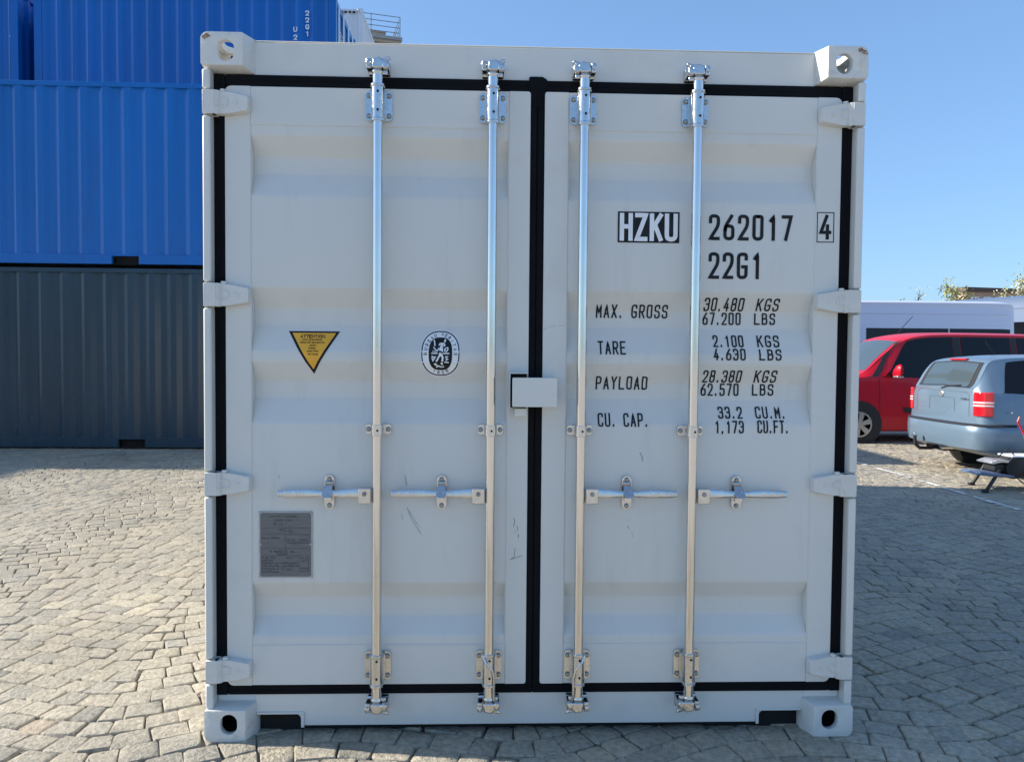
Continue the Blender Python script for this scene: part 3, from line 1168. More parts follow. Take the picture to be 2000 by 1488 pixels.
for i, (xb, s) in enumerate(((-0.586, -1), (-0.1685, -1), (0.167, 1), (0.586, 1))):
    bar = MB().cyl((0, 0, 0.15), (0, 0, 2.45), 0.0185, n=28).build('locking_bar', M['galv'], cont, loc=(xb, 0.002, 0))
    bev(inst('bracket', BR_T, bar), 0.0025)
    bev(inst('bracket', BR_B, bar), 0.0025)
    for zc in (2.350, 0.270):
        for dx in (-0.037, 0.037):
            for dz in (-0.037, 0.036):
                inst('bolt', BOLT, bar, (dx, 0.034, zc + dz), (0, random.uniform(0, 1), 0))
    bev(inst('cam', cam_mesh(1 if s < 0 else -1, 1), bar, (0, 0, 2.480)), 0.004)
    bev(inst('cam', cam_mesh(1 if s < 0 else -1, -1), bar, (0, 0, 0.134)), 0.004)
    bev(inst('bar_guide', GD, bar, (0, 0, 1.161)))
    for dx in (-0.037, 0.037):
        inst('bolt', BOLT, bar, (dx, 0.036, 1.161))
    bev(inst('handle_hub', hub_mesh(s), bar, (0, 0, 0.922)), 0.003)
    bev(inst('handle', handle_mesh(s), bar, (0, 0, 0.922), (0, 0, 0)), 0.0015)
    bev(inst('handle_catch', retainer_mesh(s), bar, (0, 0, 0.922)), 0.002)
    for z in (0.922 + 0.052, 0.922 - 0.046):
        inst('bolt', BOLT, bar, (s * 0.181, 0.034, z))
    if i in (1, 2):
        q = 1 if i == 1 else -1
        MB().tube([(-0.022 * q, -0.012, 0.322), (-0.010 * q, -0.026, 0.300), (0.012 * q, -0.0255, 0.272), (0.020 * q, -0.020, 0.24), (0.020 * q, -0.018, 0.18), (0.022 * q, -0.012, 0.15)], 0.0042, 8).build('locking_rod', M['cast_zinc'], bar)

# lock box over the meeting edges
lb = MB()
lb.prism(rrect(-0.090, 0.0745, 1.2515, 1.3585, 0.005, 3), -0.032, -0.029, 'y')
for (x0, x1, z0, z1) in ((-0.088, 0.0725, 1.354, 1.357), (-0.088, 0.0725, 1.2525, 1.2555), (0.0695, 0.0725, 1.2525, 1.357)):
    lb.box(x0, x1, -0.029, YF, z0, z1)
lb.build('lock_box', PA, doors[1], bevel=0.0025)
MB().tube([(0.0725, 0.01, 1.300), (0.078, 0.008, 1.290), (0.086, 0.006, 1.286), (0.093, 0.006, 1.289), (0.096, 0.006, 1.298)], 0.0035, 8).build('hook', PA, doors[1])
ll = MB()
ll.box(-0.101, -0.096, -0.004, YF, 1.243, 1.377).box(-0.0958, -0.030, -0.004, YF, 1.372, 1.377).box(-0.080, -0.034, 0.006, YF, 1.213, 1.243)
ll.box(-0.0955, -0.034, 0.035, YF, 1.245, 1.3718, 1)
ll.build('lock_plate', [PA, M['hole']], doors[-1], bevel=0.002)


# lettering on the right door
def lettering(text, x0, x1, z0, z1, hw, parent, material, surf, lift=0.0016, name='lettering', gap=0.38):
    b = MB()
    for k, pts in enumerate(text_strokes(text, x0, x1, z0, z1, hw, gap)):
        ribbon(b, pts, hw, surf, lift + 0.00008 * (k % 9))
    return b.build(name, material, parent, smooth=0)


dr, dl = doors[1], doors[-1]
flat_right = lambda x, z: YF if x > 1.055 else panel_y(x, z)
bx = MB()
bx.box(0.3035, 0.5365, YP - 0.0018, YP - 0.0012, 1.866, 1.9815)
bx.build('number_box', M['ink'], dr, smooth=0)
lettering('HZKU', 0.3105, 0.5295, 1.8715, 1.9765, 0.0082, dr, M['white_ink'], panel_y, 0.0026, gap=0.72)
lettering('262017', 0.648, 0.967, 1.879, 1.976, 0.0063, dr, M['ink'], panel_y, gap=0.85)
lettering('22G1', 0.649, 0.853, 1.734, 1.834, 0.0063, dr, M['ink'], panel_y, gap=0.85)
b4 = MB()
for pts in ([(1.0605, 1.877), (1.1235, 1.877)], [(1.0605, 1.9875), (1.1235, 1.9875)], [(1.0605, 1.877), (1.0605, 1.9875)], [(1.1235, 1.877), (1.1235, 1.9875)]):
    ribbon(b4, [Vector(p) for p in pts], 0.0016, lambda x, z: YF, 0.0012)
b4.build('check_digit_frame', M['ink'], dr, smooth=0)
lettering('4', 1.0685, 1.1155, 1.886, 1.980, 0.0062, dr, M['ink'], lambda x, z: YF, 0.0014)
for (t, x0, x1, z0, z1) in (('MAX. GROSS', 0.231, 0.506, 1.585, 1.636), ('30.480', 0.643, 0.796, 1.614, 1.664), ('KGS', 0.845, 0.932, 1.616, 1.663),
                            ('67.200', 0.642, 0.790, 1.562, 1.610), ('LBS', 0.842, 0.924, 1.564, 1.609), ('TARE', 0.235, 0.341, 1.446, 1.497),
                            ('2.100', 0.677, 0.795, 1.477, 1.523), ('KGS', 0.847, 0.933, 1.478, 1.524), ('4.630', 0.675, 0.798, 1.427, 1.472),
                            ('LBS', 0.850, 0.936, 1.428, 1.471), ('PAYLOAD', 0.233, 0.432, 1.312, 1.363), ('28.380', 0.642, 0.792, 1.341, 1.389),
                            ('KGS', 0.842, 0.928, 1.342, 1.390), ('62.570', 0.639, 0.787, 1.290, 1.338), ('LBS', 0.839, 0.923, 1.292, 1.337),
                            ('CU. CAP.', 0.238, 0.430, 1.173, 1.224), ('33.2', 0.701, 0.795, 1.205, 1.250), ('CU.M.', 0.845, 0.962, 1.206, 1.251),
                            ('1,173', 0.684, 0.796, 1.150, 1.198), ('CU.FT.', 0.848, 0.969, 1.151, 1.200)):
    lettering(t, x0, x1, z0, z1, 0.0030, dr, M['ink'], panel_y, gap=0.84)


# stickers: fill an outline row by row so that they follow the pressed panel
def fill_rows(mb, left, right, z0, z1, lift, dz=0.004, nx=6):
    n = max(2, int(abs(z1 - z0) / dz))
    rows = []
    for k in range(n + 1):
        z = z0 + (z1 - z0) * k / n
        a, b = left(z), right(z)
        rows.append([(a + (b - a) * j / nx, panel_y(0, z) - lift, z) for j in range(nx + 1)])
    mb.grid(rows)


TZ1, TZ0, TC, TW = 1.524, 1.364, -0.8315, 0.0955
tri = lambda s, in_: (lambda z: TC + s * max(0.0, TW * (z - TZ0) / (TZ1 - TZ0) - in_))
t = MB()
fill_rows(t, tri(-1, 0), tri(1, 0), TZ1, TZ0, 0.0014)
t.build('warning_sticker', M['ink'], dl, smooth=0)
t = MB()
fill_rows(t, tri(-1, 0.0105), tri(1, 0.0105), TZ1 - 0.0065, TZ0 + 0.0176, 0.0019)
t.build('sticker_face', M['orange'], dl, smooth=0)
lettering('ATTENTION.', -0.8815, -0.784, 1.4985, 1.5115, 0.0013, dl, M['ink'], panel_y, 0.0024, gap=0.40)
sm = MB()
for (zc, segs) in ((1.492, [(-0.874, -0.864), (-0.86, -0.855), (-0.849, -0.8)]), (1.4815, [(-0.880, -0.860), (-0.854, -0.842), (-0.837, -0.789)]),
                   (1.4705, [(-0.844, -0.822)]), (1.460, [(-0.847, -0.820)]), (1.449, [(-0.852, -0.832), (-0.828, -0.812)]), (1.438, [(-0.848, -0.838), (-0.834, -0.812)])):
    for (a, b) in segs:
        x = a
        while x < b:
            w = random.uniform(0.0018, 0.0034)
            ribbon(sm, [Vector((x, zc - 0.0028)), Vector((x + random.uniform(-.001, .002), zc + 0.0028))], 0.0008, panel_y, 0.0024, cap=False)
            ribbon(sm, [Vector((x, zc + random.choice((-0.0024, 0, 0.0024)))), Vector((x + w, zc + random.choice((-0.0024, 0, 0.0024))))], 0.0008, panel_y, 0.0025, cap=False)
            x += w + 0.0012
sm.build('sticker_print', M['ink'], dl, smooth=0)

# oval classification emblem
EX, EZ, EA, EB = -0.3575, 1.445, 0.0750, 0.0885


def ov(a, b, s, cz=EZ, p=2.35):
    def f(z):
        t = min(1.0, abs(z - cz) / b)
        return EX + s * a * (1 - t ** p) ** (1 / p)
    return f


def oval(a, b, lift, material, name, cz=EZ, p=2.35):
    t = MB()
    n = 40
    rows = []
    for k in range(n + 1):
        z = cz + b * math.cos(math.pi * k / n)
        l, r = ov(a, b, -1, cz, p)(z), ov(a, b, 1, cz, p)(z)
        rows.append([(l + (r - l) * j / 8, panel_y(0, z) - lift, z) for j in range(9)])
    t.grid(rows)
    return t.build(name, material, dl, smooth=0)


oval(EA, EB, 0.0013, M['white_ink'], 'oval_emblem')
ring = MB()
rp = []
for k in range(65):
    a = 2 * math.pi * k / 64
    c, s_ = math.cos(a), math.sin(a)
    rp.append(Vector((EX + 0.0695 * math.copysign(abs(c) ** (2 / 2.35), c), EZ + 0.0825 * math.copysign(abs(s_) ** (2 / 2.35), s_))))
ribbon(ring, rp, 0.0022, panel_y, 0.0018, cap=False)
ring.build('emblem_ring', M['ink'], dl, smooth=0)
oval(0.0440, 0.0615, 0.0018, M['ink'], 'emblem_centre', EZ - 0.0015, 2.7)
fg = MB()
O = lambda px, py: Vector((EX + (px - 745) / 1100 * 0.1500, EZ - (py - 745) / 1260 * 0.1770))
strokes = [([(790, 500), (770, 560), (745, 640), (740, 740), (735, 800)], .0045), ([(700, 610), (660, 680), (610, 650), (560, 590)], .0020),
           ([(790, 600), (800, 690), (790, 780)], .0028), ([(720, 800), (680, 880), (640, 950), (590, 1030), (640, 1060)], .0030),
           ([(770, 800), (810, 850), (800, 940), (775, 1010), (790, 1030)], .0034), ([(710, 520), (730, 485), (790, 475), (850, 490), (860, 530), (840, 550)], .0024),
           ([(510, 745), (655, 745)], .0022), ([(830, 748), (975, 748)], .0022), ([(565, 400), (585, 470), (585, 540)], .0022), ([(870, 385), (860, 430)], .0030),
           ([(940, 590), (950, 640), (920, 690), (870, 690), (860, 640), (900, 600)], .0022), ([(520, 830), (560, 850), (610, 840), (560, 910), (540, 950), (520, 880)], .0024),
           ([(890, 830), (950, 830), (890, 870), (950, 900), (900, 930)], .0020), ([(870, 980), (960, 985)], .0022), ([(640, 1110), (700, 1080), (760, 1110), (830, 1100)], .0022),
           ([(530, 690), (640, 700)], .0014)]
for k, (pts, w) in enumerate(strokes):
    ribbon(fg, [O(*p) for p in pts], w, panel_y, 0.0023 + 0.00006 * k)
fg.build('emblem_figure', M['white_ink'], dl, smooth=0)
tx = MB()


def oval_letters(text, a0, a1, rx, rz, h, flip=1):
    n = len(text)
    for i, ch in enumerate(text):
        a = R(a0 + (a1 - a0) * i / (n - 1))
        c = Vector((EX + rx * math.cos(a), EZ + rz * math.sin(a)))
        nx = Vector((math.cos(a) / rx, math.sin(a) / rz)).normalized() * flip
        tn = Vector((nx.y, -nx.x))
        w = h * 0.62
        for path in GL.get(ch, []):
            pp = [((p[0] - .5) * w, (p[1] - .5) * h, *p[2:]) for p in path]
            q = [c + tn * v.x + nx * v.y for v in arc_pts(pp, 0.4 * w)]
            ribbon(tx, q, 0.00095, panel_y, 0.0021)


oval_letters('BUREAU VERITAS', 182, -2, 0.0565, 0.0720, 0.0105)
oval_letters('1828', 245, 295, 0.0565, 0.0720, 0.0095, -1)
tx.build('emblem_lettering', M['ink'], dl, smooth=0)

# data plate
pt = MB()
pt.prism(rrect(-1.031, -0.8315, 0.5995, 0.851, 0.004, 3), YP - 0.0035, YP - 0.0002, 'y')
pt.build('data_plate', M['plate_edge'], dl, bevel=0.001)
MB().box(-1.0255, -0.837, YP - 0.0042, YP - 0.0036, 0.605, 0.8455).build('plate_face', M['plate'], dl, smooth=0)
en = MB()
fy = lambda x, z: YP - 0.0043


def scribble(x0, x1, z, h=0.0055, wgt=0.0008):
    x = x0
    while x < x1:
        w = random.uniform(0.002, 0.0042)
        if random.random() < 0.88:
            ribbon(en, [Vector((x, z - h / 2)), Vector((x, z + h / 2))], wgt, fy, 0.0004, cap=False)
            zz = z + random.choice((-h / 2, 0, h / 2))
            ribbon(en, [Vector((x, zz)), Vector((x + w, zz))], wgt, fy, 0.0006, cap=False)
        x += w + 0.0014


for (x0, x1, z, hh) in ((-0.997, -0.95, 0.8315, .0062), (-0.944, -0.89, 0.8315, .0062), (-0.980, -0.904, 0.817, .007), (-0.975, -0.92, 0.802, .008), (-0.955, -0.907, 0.781, .005),
                        (-0.948, -0.905, 0.774, .004), (-1.02, -0.99, 0.7505, .006), (-0.985, -0.955, 0.7505, .006), (-0.93, -0.85, 0.743, .005), (-0.925, -0.845, 0.733, .005), (-0.988, -0.90, 0.700, .008),
                        (-0.962, -0.925, 0.690, .005), (-1.02, -0.97, 0.676, .006), (-1.02, -0.975, 0.666, .006), (-1.02, -0.95, 0.6555, .006), (-0.945, -0.89, 0.6555, .006),
                        (-1.02, -0.955, 0.645, .006), (-0.945, -0.885, 0.645, .006), (-1.02, -0.955, 0.6335, .006), (-0.945, -0.905, 0.6335, .006), (-1.02, -0.955, 0.622, .006), (-0.93, -0.91, 0.674, .006),
                        (-0.875, -0.85, 0.674, .006), (-0.875, -0.85, 0.664, .005), (-0.875, -0.85, 0.635, .005)):
    scribble(x0, x1, z, hh)
for (a, b) in (((-1.022, .789), (-0.842, .789)), ((-1.022, .7635), (-0.842, .7635)), ((-1.022, .711), (-0.842, .711)), ((-0.933, .7635), (-0.933, .711)), ((-1.022, .684), (-0.842, .684)),
               ((-0.882, .684), (-0.882, .625)), ((-0.847, .684), (-0.847, .625)), ((-0.882, .625), (-0.847, .625))):
    ribbon(en, [Vector(a), Vector(b)], 0.0007, fy, 0.0003, cap=False)
en.build('plate_print', M['engrave'], dl, smooth=0)
RV = MB().lathe([(0.0048, 0.0), (0.0045, -0.0022), (0.0022, -0.0036)], (0, 0, 0), 'y', 10).mesh('rivet', [M['plate_edge']], 60)
for x in (-1.025, -0.8375):
    for z in (0.8445, 0.7265, 0.6055):
        inst('rivet', RV, dl, (x, YP - 0.0036, z))

# scuffs and scratches
sc = MB()
for pts, w in (([(-0.480, 0.865), (-0.462, 0.82), (-0.440, 0.785), (-0.425, 0.762)], .0016), ([(-0.47, 0.85), (-0.45, 0.815), (-0.432, 0.79)], .0011), ([(-0.488, 0.985), (-0.482, 0.95)], .0022),
               ([(-0.500, 0.84), (-0.497, 0.82)], .0014), ([(-0.958, 0.985), (-0.956, 0.975)], .0016), ([(-0.995, 2.365), (-0.993, 2.357)], .0012)):
    ribbon(sc, [Vector(p) for p in pts], w, panel_y, 0.0006)
sc.build('scuff_mark', M['scuff'], dl, smooth=0)
sc = MB()
fyl = lambda x, z: YF
for pts, w in (([(-0.078, 0.825), (-0.074, 0.815), (-0.078, 0.795)], .0012), ([(-0.066, 0.795), (-0.061, 0.786), (-0.066, 0.778)], .0010), ([(-0.060, 0.765), (-0.060, 0.752)], .0013),
               ([(-0.085, 0.672), (-0.076, 0.676), (-0.072, 0.712)], .0010), ([(-0.090, 0.668), (-0.07, 0.676), (-0.045, 0.683)], .0010), ([(-0.075, 0.774), (-0.073, 0.771)], .0010)):
    ribbon(sc, [Vector(p) for p in pts], w, fyl, 0.0006)
sc.build('scuff_mark', M['scuff_dark'], dl, smooth=0)
sc = MB()
for pts, w, f_ in (([(0.028, 1.538), (0.045, 1.545)], .0010, 0), ([(0.05, 1.5475), (0.075, 1.551)], .0008, 0), ([(0.085, 1.552), (0.107, 1.553)], .0008, 0)):
    ribbon(sc, [Vector(p) for p in pts], w, fyl, 0.0006)
for pts, w in (([(0.40, 1.075), (0.407, 1.06), (0.41, 1.045)], .0025), ([(0.355, 0.795), (0.362, 0.785)], .0014), ([(0.372, 0.77), (0.377, 0.755)], .0012), ([(0.36, 0.82), (0.362, 0.815)], .001)):
    ribbon(sc, [Vector(p) for p in pts], w, panel_y, 0.0006)
sc.build('scuff_mark', M['scuff'], dr, smooth=0)


# ------------------------------------------------------------------ other containers of the yard
def side_container(label, loc, paint, L=6.24, H=2.67, Wd=2.5, pitch=0.311, door_right=False, group=None, pocket=None, rz=0):
    """container lying along x, its long side towards -y; origin at the middle of the near bottom edge"""
    root = thing('shipping_container', label, 'container', loc, rz, group)
    P = [paint]
    x0, x1 = -L / 2, L / 2
    sp = MB()
    prof = []
    n = int(round((L - 0.34) / pitch))
    a0 = x0 + 0.17
    p = (L - 0.34) / n
    d0, d1 = 0.014, 0.050
    for k in range(n):
        a = a0 + k * p
        prof += [(a, d0), (a + 0.27 * p, d0), (a + 0.50 * p, d1), (a + 0.77 * p, d1)]
    prof.append((x1 - 0.17, d0))
    sp.grid([[(x, y, 0.165) for (x, y) in prof], [(x, y, H - 0.085) for (x, y) in prof]])
    sp.build('side_panel', P, root, smooth=0)
    MB().box(x0 + 0.17, x1 - 0.17, Wd - 0.05, Wd - 0.02, 0.16, H - 0.08).build('side_panel', P, root, smooth=0)
    tr = MB().box(x0 + 0.17, x1 - 0.17, 0.004, 0.07, H - 0.09, H - 0.022)
    tr.build('top_rail', P, root, bevel=0.006)
    br = MB()
    pc = pocket if pocket is not None else [-1.03, 1.03]
    xs = x0 + 0.17
    for c in pc:
        br.box(xs, c - 0.195, 0.006, 0.07, 0.025, 0.17)
        br.box(c - 0.195, c + 0.195, 0.008, 0.07, 0.142, 0.17)
        xs = c + 0.195
    br.box(xs, x1 - 0.17, 0.006, 0.07, 0.025, 0.17)
    br.build('bottom_rail', P, root, bevel=0.005)
    for c in pc:
        pk = MB().box(c - 0.19, c + 0.19, 0.12, 0.14, 0.025, 0.145)
        pk.box(c - 0.19, c + 0.19, 0.01, 0.1195, 0.020, 0.026)
        pk.build('fork_pocket', M['hole'], root, smooth=0)
    for x in (x0, x1):
        s = 1 if x < 0 else -1
        for y in (0.012, Wd - 0.16):
            MB().box(min(x + s * 0.003, x + s * 0.165), max(x + s * 0.003, x + s * 0.165), y, y + 0.15, 0.12, H - 0.12).build('corner_post', P, root, bevel=0.006)
    for (x, sx) in ((x0, 1), (x1, -1)):
        for (y, sy) in ((0, 1), (Wd, -1)):
            for (z, sz) in ((H, 1), (0, -1)):
                inst('corner_fitting', FITS[(sx, sy, sz)], root, (x, y, z), material=paint)
    MB().box(x0 + 0.1, x1 - 0.1, 0.05, Wd - 0.05, H - 0.06, H - 0.03).build('roof_panel', P, root, smooth=0)
    MB().box(x0 + 0.1, x1 - 0.1, 0.15, Wd - 0.05, 0.13, 0.17).build('floor', [M['wood']], root, smooth=0)
    for x in (x0, x1):
        s = 1 if x < 0 else -1
        if door_right and x > 0:
            ds = []
            for (ya, yb) in ((0.12, Wd / 2 - 0.01), (Wd / 2 + 0.01, Wd - 0.12)):
                d = MB().box(x - 0.09, x - 0.05, ya, yb, 0.16, H - 0.14).build('door', P, root, bevel=0.004)
                ds.append(d)
                for q in (0.26, 0.74):
                    yy = ya + (yb - ya) * q
                    MB().cyl((x - 0.02, yy, 0.08), (x - 0.02, yy, H - 0.06), 0.028, n=10).build('locking_bar', M['galv'], d)
            MB().box(x - 0.10, x - 0.03, 0.16, Wd - 0.16, H - 0.14, H - 0.012).build('door_header', P, root, bevel=0.004)
            MB().box(x - 0.10, x - 0.03, 0.16, Wd - 0.16, 0.02, 0.155).build('door_sill', P, root, bevel=0.004)
            root['doors'] = 2
        else:
            prof = []
            k = 8
            pp = (Wd - 0.3) / k
            for i in range(k):
                a = 0.15 + i * pp
                prof += [(a, 0.02), (a + .25 * pp, 0.02), (a + .5 * pp, 0.065), (a + .75 * pp, 0.065)]
            prof.append((Wd - 0.15, 0.02))
            e = MB()
            e.grid([[(x + s * q, y, 0.12) for (y, q) in prof], [(x + s * q, y, H - 0.1) for (y, q) in prof]])
            e.build('end_wall', P, root, smooth=0)
            MB().box(min(x + s * .01, x + s * .09), max(x + s * .01, x + s * .09), 0.16, Wd - 0.16, H - 0.12, H - 0.01).build('end_rail', P, root, bevel=0.004)
    return root


FX, FY = -6.52, 8.62
side_container('dark teal grey container standing on the setts under a blue one', (FX, FY, 0), M['teal'], pocket=[-1.00, 1.13])
side_container('blue container stacked on the dark teal grey one', (FX - 0.03, FY + 0.01, 2.685), M['blue'], pocket=[-1.02, 1.09])
H3 = 2.985
for k, (nm, pnt) in enumerate((('white container at the bottom of the hidden rear stack', M['white_cont']), ('dark teal container in the middle of the hidden rear stack', M['teal']))):
    side_container(nm, (-6.50, 13.7, k * (H3 + 0.012)), pnt, H=H3)
bk = side_container('blue container topmost of the rear stack, 22G1 printed on its side', (-6.50, 13.7, 2 * (H3 + 0.012)), M['blue'], H=H3, door_right=True)
bk.pop('doors', None)


def stacked_letters(text, x, zs, h, root):
    for ch, zc in zip(text, zs):
        b = MB()
        for pts in text_strokes(ch, x - 0.04, x + 0.04, zc - h / 2, zc + h / 2, 0.010):
            ribbon(b, pts, 0.010, lambda xx, zz: 0.014, 0.006)
        b.build('letter', M['white_ink'], root, smooth=0)


zb = 2 * (H3 + 0.012)
stacked_letters('22G1', 2.52, [8.56 - 0.142 * k - zb for k in range(4)], 0.105, bk)
stacked_letters('U2620174', 2.27, [8.22 - 0.165 * k - zb for k in range(8)], 0.105, bk)
ew = MB()
for (y, z, t) in ((0.55, 2.3, 'HZKU'), (1.4, 2.3, '262017'), (1.5, 1.95, '22G1'), (1.5, 1.5, 'MAX'), (1.5, 1.2, 'TARE')):
    for pts in text_strokes(t, y, y + 0.14 * len(t), z, z + 0.2, 0.018):
        tmp = MB()
        ribbon(tmp, pts, 0.018, lambda xx, zz: 0, 0)
        ew.add([(3.12 - 0.046, v[0], v[2]) for v in tmp.v], tmp.f)
ew.build('end_lettering', M['white_ink'], bk, smooth=0)

side_container('blue container at the far left edge behind the stacked blue ones', (-13.06, 13.7, 2 * (H3 + 0.012)), M['blue'], H=H3)
for k in range(2):
    side_container(['teal container at the bottom of the far left rear stack', 'blue container in the middle of the far left rear stack'][k], (-13.06, 13.7, k * (H3 + 0.012)), [M['teal'], M['blue']][k], H=H3)
for k in range(4):
    r = side_container(['white container at the bottom of the tall white stack', 'white container second from the ground in the tall white stack', 'white container third from the ground in the tall white stack',
                        'white container topmost on the tall stack behind the blue containers'][k], (-6.94, 20.0, k * 2.86), M['white_cont'], H=2.86)
    if k == 3:
        for i, c in enumerate(('lamp_red', 'trim', 'trim', 'trim', 'trim')):
            MB().box(2.35 + i * 0.12, 2.42 + i * 0.12, -0.004, 0.004, 2.72, 2.78).build('rail_mark', M[c], r, smooth=0)
# taller stacks further along the row, left of the picture, which throw their shade across the yard
for (xx, n, hh) in ((-20.12, 3, 2.60), (-27.05, 4, 2.66)):
    for k in range(n):
        side_container(['teal container on the ground', 'blue container second from the ground', 'blue container third from the ground', 'blue container topmost'][k] +
                       (' in the stack of three left of the picture' if n == 3 else ' in the stack of four left of the picture'),
                       (xx, FY, k * (hh + 0.012)), [M['teal'], M['blue'], M['blue'], M['blue']][k], H=hh, L=6.24 if n == 3 else 6.3, group='stacked containers left of the picture')


# ------------------------------------------------------------------ vehicles
def cr(p0, p1, p2, p3, t):
    return 0.5 * ((2 * p1) + (p2 - p0) * t + (2 * p0 - 5 * p1 + 4 * p2 - p3) * t * t + (3 * p1 - p0 - 3 * p2 + p3) * t ** 3)


class Body:
    """lofted vehicle skin: stations along x, half section points from the floor to the roof"""

    def __init__(self, st):
        self.x = [s[0] for s in st]
        self.C = np.array([self.section(*s) for s in st])

    @staticmethod
    def section(x, zb, zm, w, zbelt, wb, zr, wr):
        g = max(zr - zbelt, 0.0)
        return [(x, 0, zb), (x, w * .85, zb), (x, w * .97, zb + .10), (x, w, zm), (x, wb + 0.4 * (w - wb), zm + .72 * (zbelt - zm)), (x, wb, zbelt), (x, wb - .018, zbelt + .05 * g),
                (x, wb - .018 + (wr + .06 - wb) * .86, zr - .16 * g), (x, wr + .02, zr - .045 * g), (x, wr * .6, zr + .00), (x, 0, zr + .012)]

    def S(self, u, v):
        C = self.C
        nu, nv, _ = C.shape

        def at(i, vv):
            j = min(int(vv), nv - 2)
            t = vv - j
            g = lambda k: C[i, min(max(k, 0), nv - 1)]
            return cr(g(j - 1), g(j), g(j + 1), g(j + 2), t)
        i = min(int(u), nu - 2)
        t = u - i
        h = lambda k: at(min(max(k, 0), nu - 1), v)
        return cr(h(i - 1), h(i), h(i + 1), h(i + 2), t)

    def u_at(self, x):
        for i in range(len(self.x) - 1):
            if self.x[i] <= x <= self.x[i + 1]:
                return i + (x - self.x[i]) / (self.x[i + 1] - self.x[i])
        return 0 if x < self.x[0] else len(self.x) - 1

    def skin(self, name, material, root, nu=5, nv=4):
        us = np.linspace(0, len(self.x) - 1, (len(self.x) - 1) * nu + 1)
        vs = np.linspace(0, self.C.shape[1] - 1, (self.C.shape[1] - 1) * nv + 1)
        G = [[self.S(u, v) for v in vs] for u in us]
        b = MB()
        b.grid(G)
        b.grid([[p * np.array([1, -1, 1]) for p in row] for row in G])
        for row in (G[0], G[-1]):
            pts = [tuple(p) for p in row] + [tuple(p * np.array([1, -1, 1])) for p in row[::-1][1:-1]]
            b.add(pts, [tuple(range(len(pts)))])
        me = b.mesh(name, [material], 0)
        bm = bmesh.new()
        bm.from_mesh(me)
        bmesh.ops.remove_doubles(bm, verts=bm.verts, dist=0.0005)
        bmesh.ops.recalc_face_normals(bm, faces=bm.faces)
        bm.to_mesh(me)
        bm.free()
        me.polygons.foreach_set('use_smooth', [True] * len(me.polygons))
        me.set_sharp_from_angle(angle=R(42))
        return inst(name, me, root)

    def patch(self, name, material, root, corners, side, off=0.006, nu=10, nv=5):
        """corners: four (x, v) pairs, bottom-front, bottom-rear, top-rear, top-front; side +1/-1, 0 = across the top"""
        cs = [(self.u_at(c[0]), c[1]) for c in corners]
        b = MB()

        def pt(a, t):
            u0 = cs[0][0] + (cs[1][0] - cs[0][0]) * a
            v0 = cs[0][1] + (cs[1][1] - cs[0][1]) * a
            u1 = cs[3][0] + (cs[2][0] - cs[3][0]) * a
            v1 = cs[3][1] + (cs[2][1] - cs[3][1]) * a
            u, v = u0 + (u1 - u0) * t, v0 + (v1 - v0) * t
            e = 0.02
            p = self.S(u, v)
            du = self.S(min(u + e, len(self.x) - 1.001), v) - self.S(max(u - e, 0), v)
            dv = self.S(u, min(v + e, self.C.shape[1] - 1.001)) - self.S(u, max(v - e, 0))
            n = np.cross(du, dv)
            n /= max(np.linalg.norm(n), 1e-9)
            if n[1] < 0 and abs(p[1]) > 0.05 and v < 8:
                n = -n
            if v >= 8 and n[2] < 0:
                n = -n
            return p, n
        sides = (side,) if side else (1, -1)
        rows = []
        for i in range(nu + 1):
            row = []
            for j in range(nv + 1):
                p, n = pt(i / nu, j / nv)
                row.append((p, n))
            rows.append(row)
        out = None
        for s in sides:
            b = MB()
            fl = np.array([1, s, 1])
            top = [[(p + n * off) * fl for (p, n) in row] for row in rows]
            b.grid(top)
            edge = [rows[i][0] for i in range(nu + 1)] + [rows[nu][j] for j in range(1, nv + 1)] + [rows[i][nv] for i in range(nu - 1, -1, -1)] + [rows[0][j] for j in range(nv - 1, 0, -1)]
            v = [(p + n * off) * fl for (p, n) in edge] + [(p - n * 0.01) * fl for (p, n) in edge]
            k = len(edge)
            b.add(v, [(i, (i + 1) % k, k + (i + 1) % k, k + i) for i in range(k)])
            if len(sides) == 2 and abs(rows[0][-1][0][1]) < 1e-4:      # one pane across the middle
                if out is None:
                    out = b
                else:
                    out.add(b.v, b.f)
            else:
                b.build(name, material, root, smooth=35)
        if out is not None:
            return out.build(name, material, root, smooth=35)


def wheel(root, x, y, r=0.31, w=0.19, s=-1, spokes=6):
    """s: side the rim faces"""
    wl = MB()
    wl.lathe([(r * .66, -w / 2), (r * .93, -w / 2), (r, -w * .32), (r, w * .32), (r * .93, w / 2), (r * .66, w / 2)], (0, 0, 0), 'y', 30)
    o = wl.build('wheel', M['tyre'], root, loc=(x, y, r))
    rm = MB()
    rm.lathe([(r * .68, 0.0), (r * .68, 0.012), (r * .60, 0.016), (r * .60, 0.0)], (0, s * (w / 2) - 0.010, 0), 'y', 30)
    for k in range(spokes):
        a = 2 * math.pi * k / spokes + .3
        c, sn = math.cos(a), math.sin(a)
        y0, y1 = s * (w / 2 - .004), s * (w / 2 + .012)
        q = []
        for (rr, hw) in ((r * .14, r * .10), (r * .62, r * .15)):
            for d in (-hw, hw):
                q.append((rr * c - d * sn, rr * sn + d * c))
        pts = [q[0], q[1], q[3], q[2]]
        rm.prism(pts, min(y0, y1), max(y0, y1), 'y')
    rm.cyl((0, s * (w / 2 - .01), 0), (0, s * (w / 2 + .016), 0), r * .17, n=14)
    rm.build('rim', M['rim'], o)
    MB().cyl((0, s * (w / 2 - .03), 0), (0, s * (w / 2 - .022), 0), r * .66, n=24).build('brake_disc', M['trim'], o)
    return o


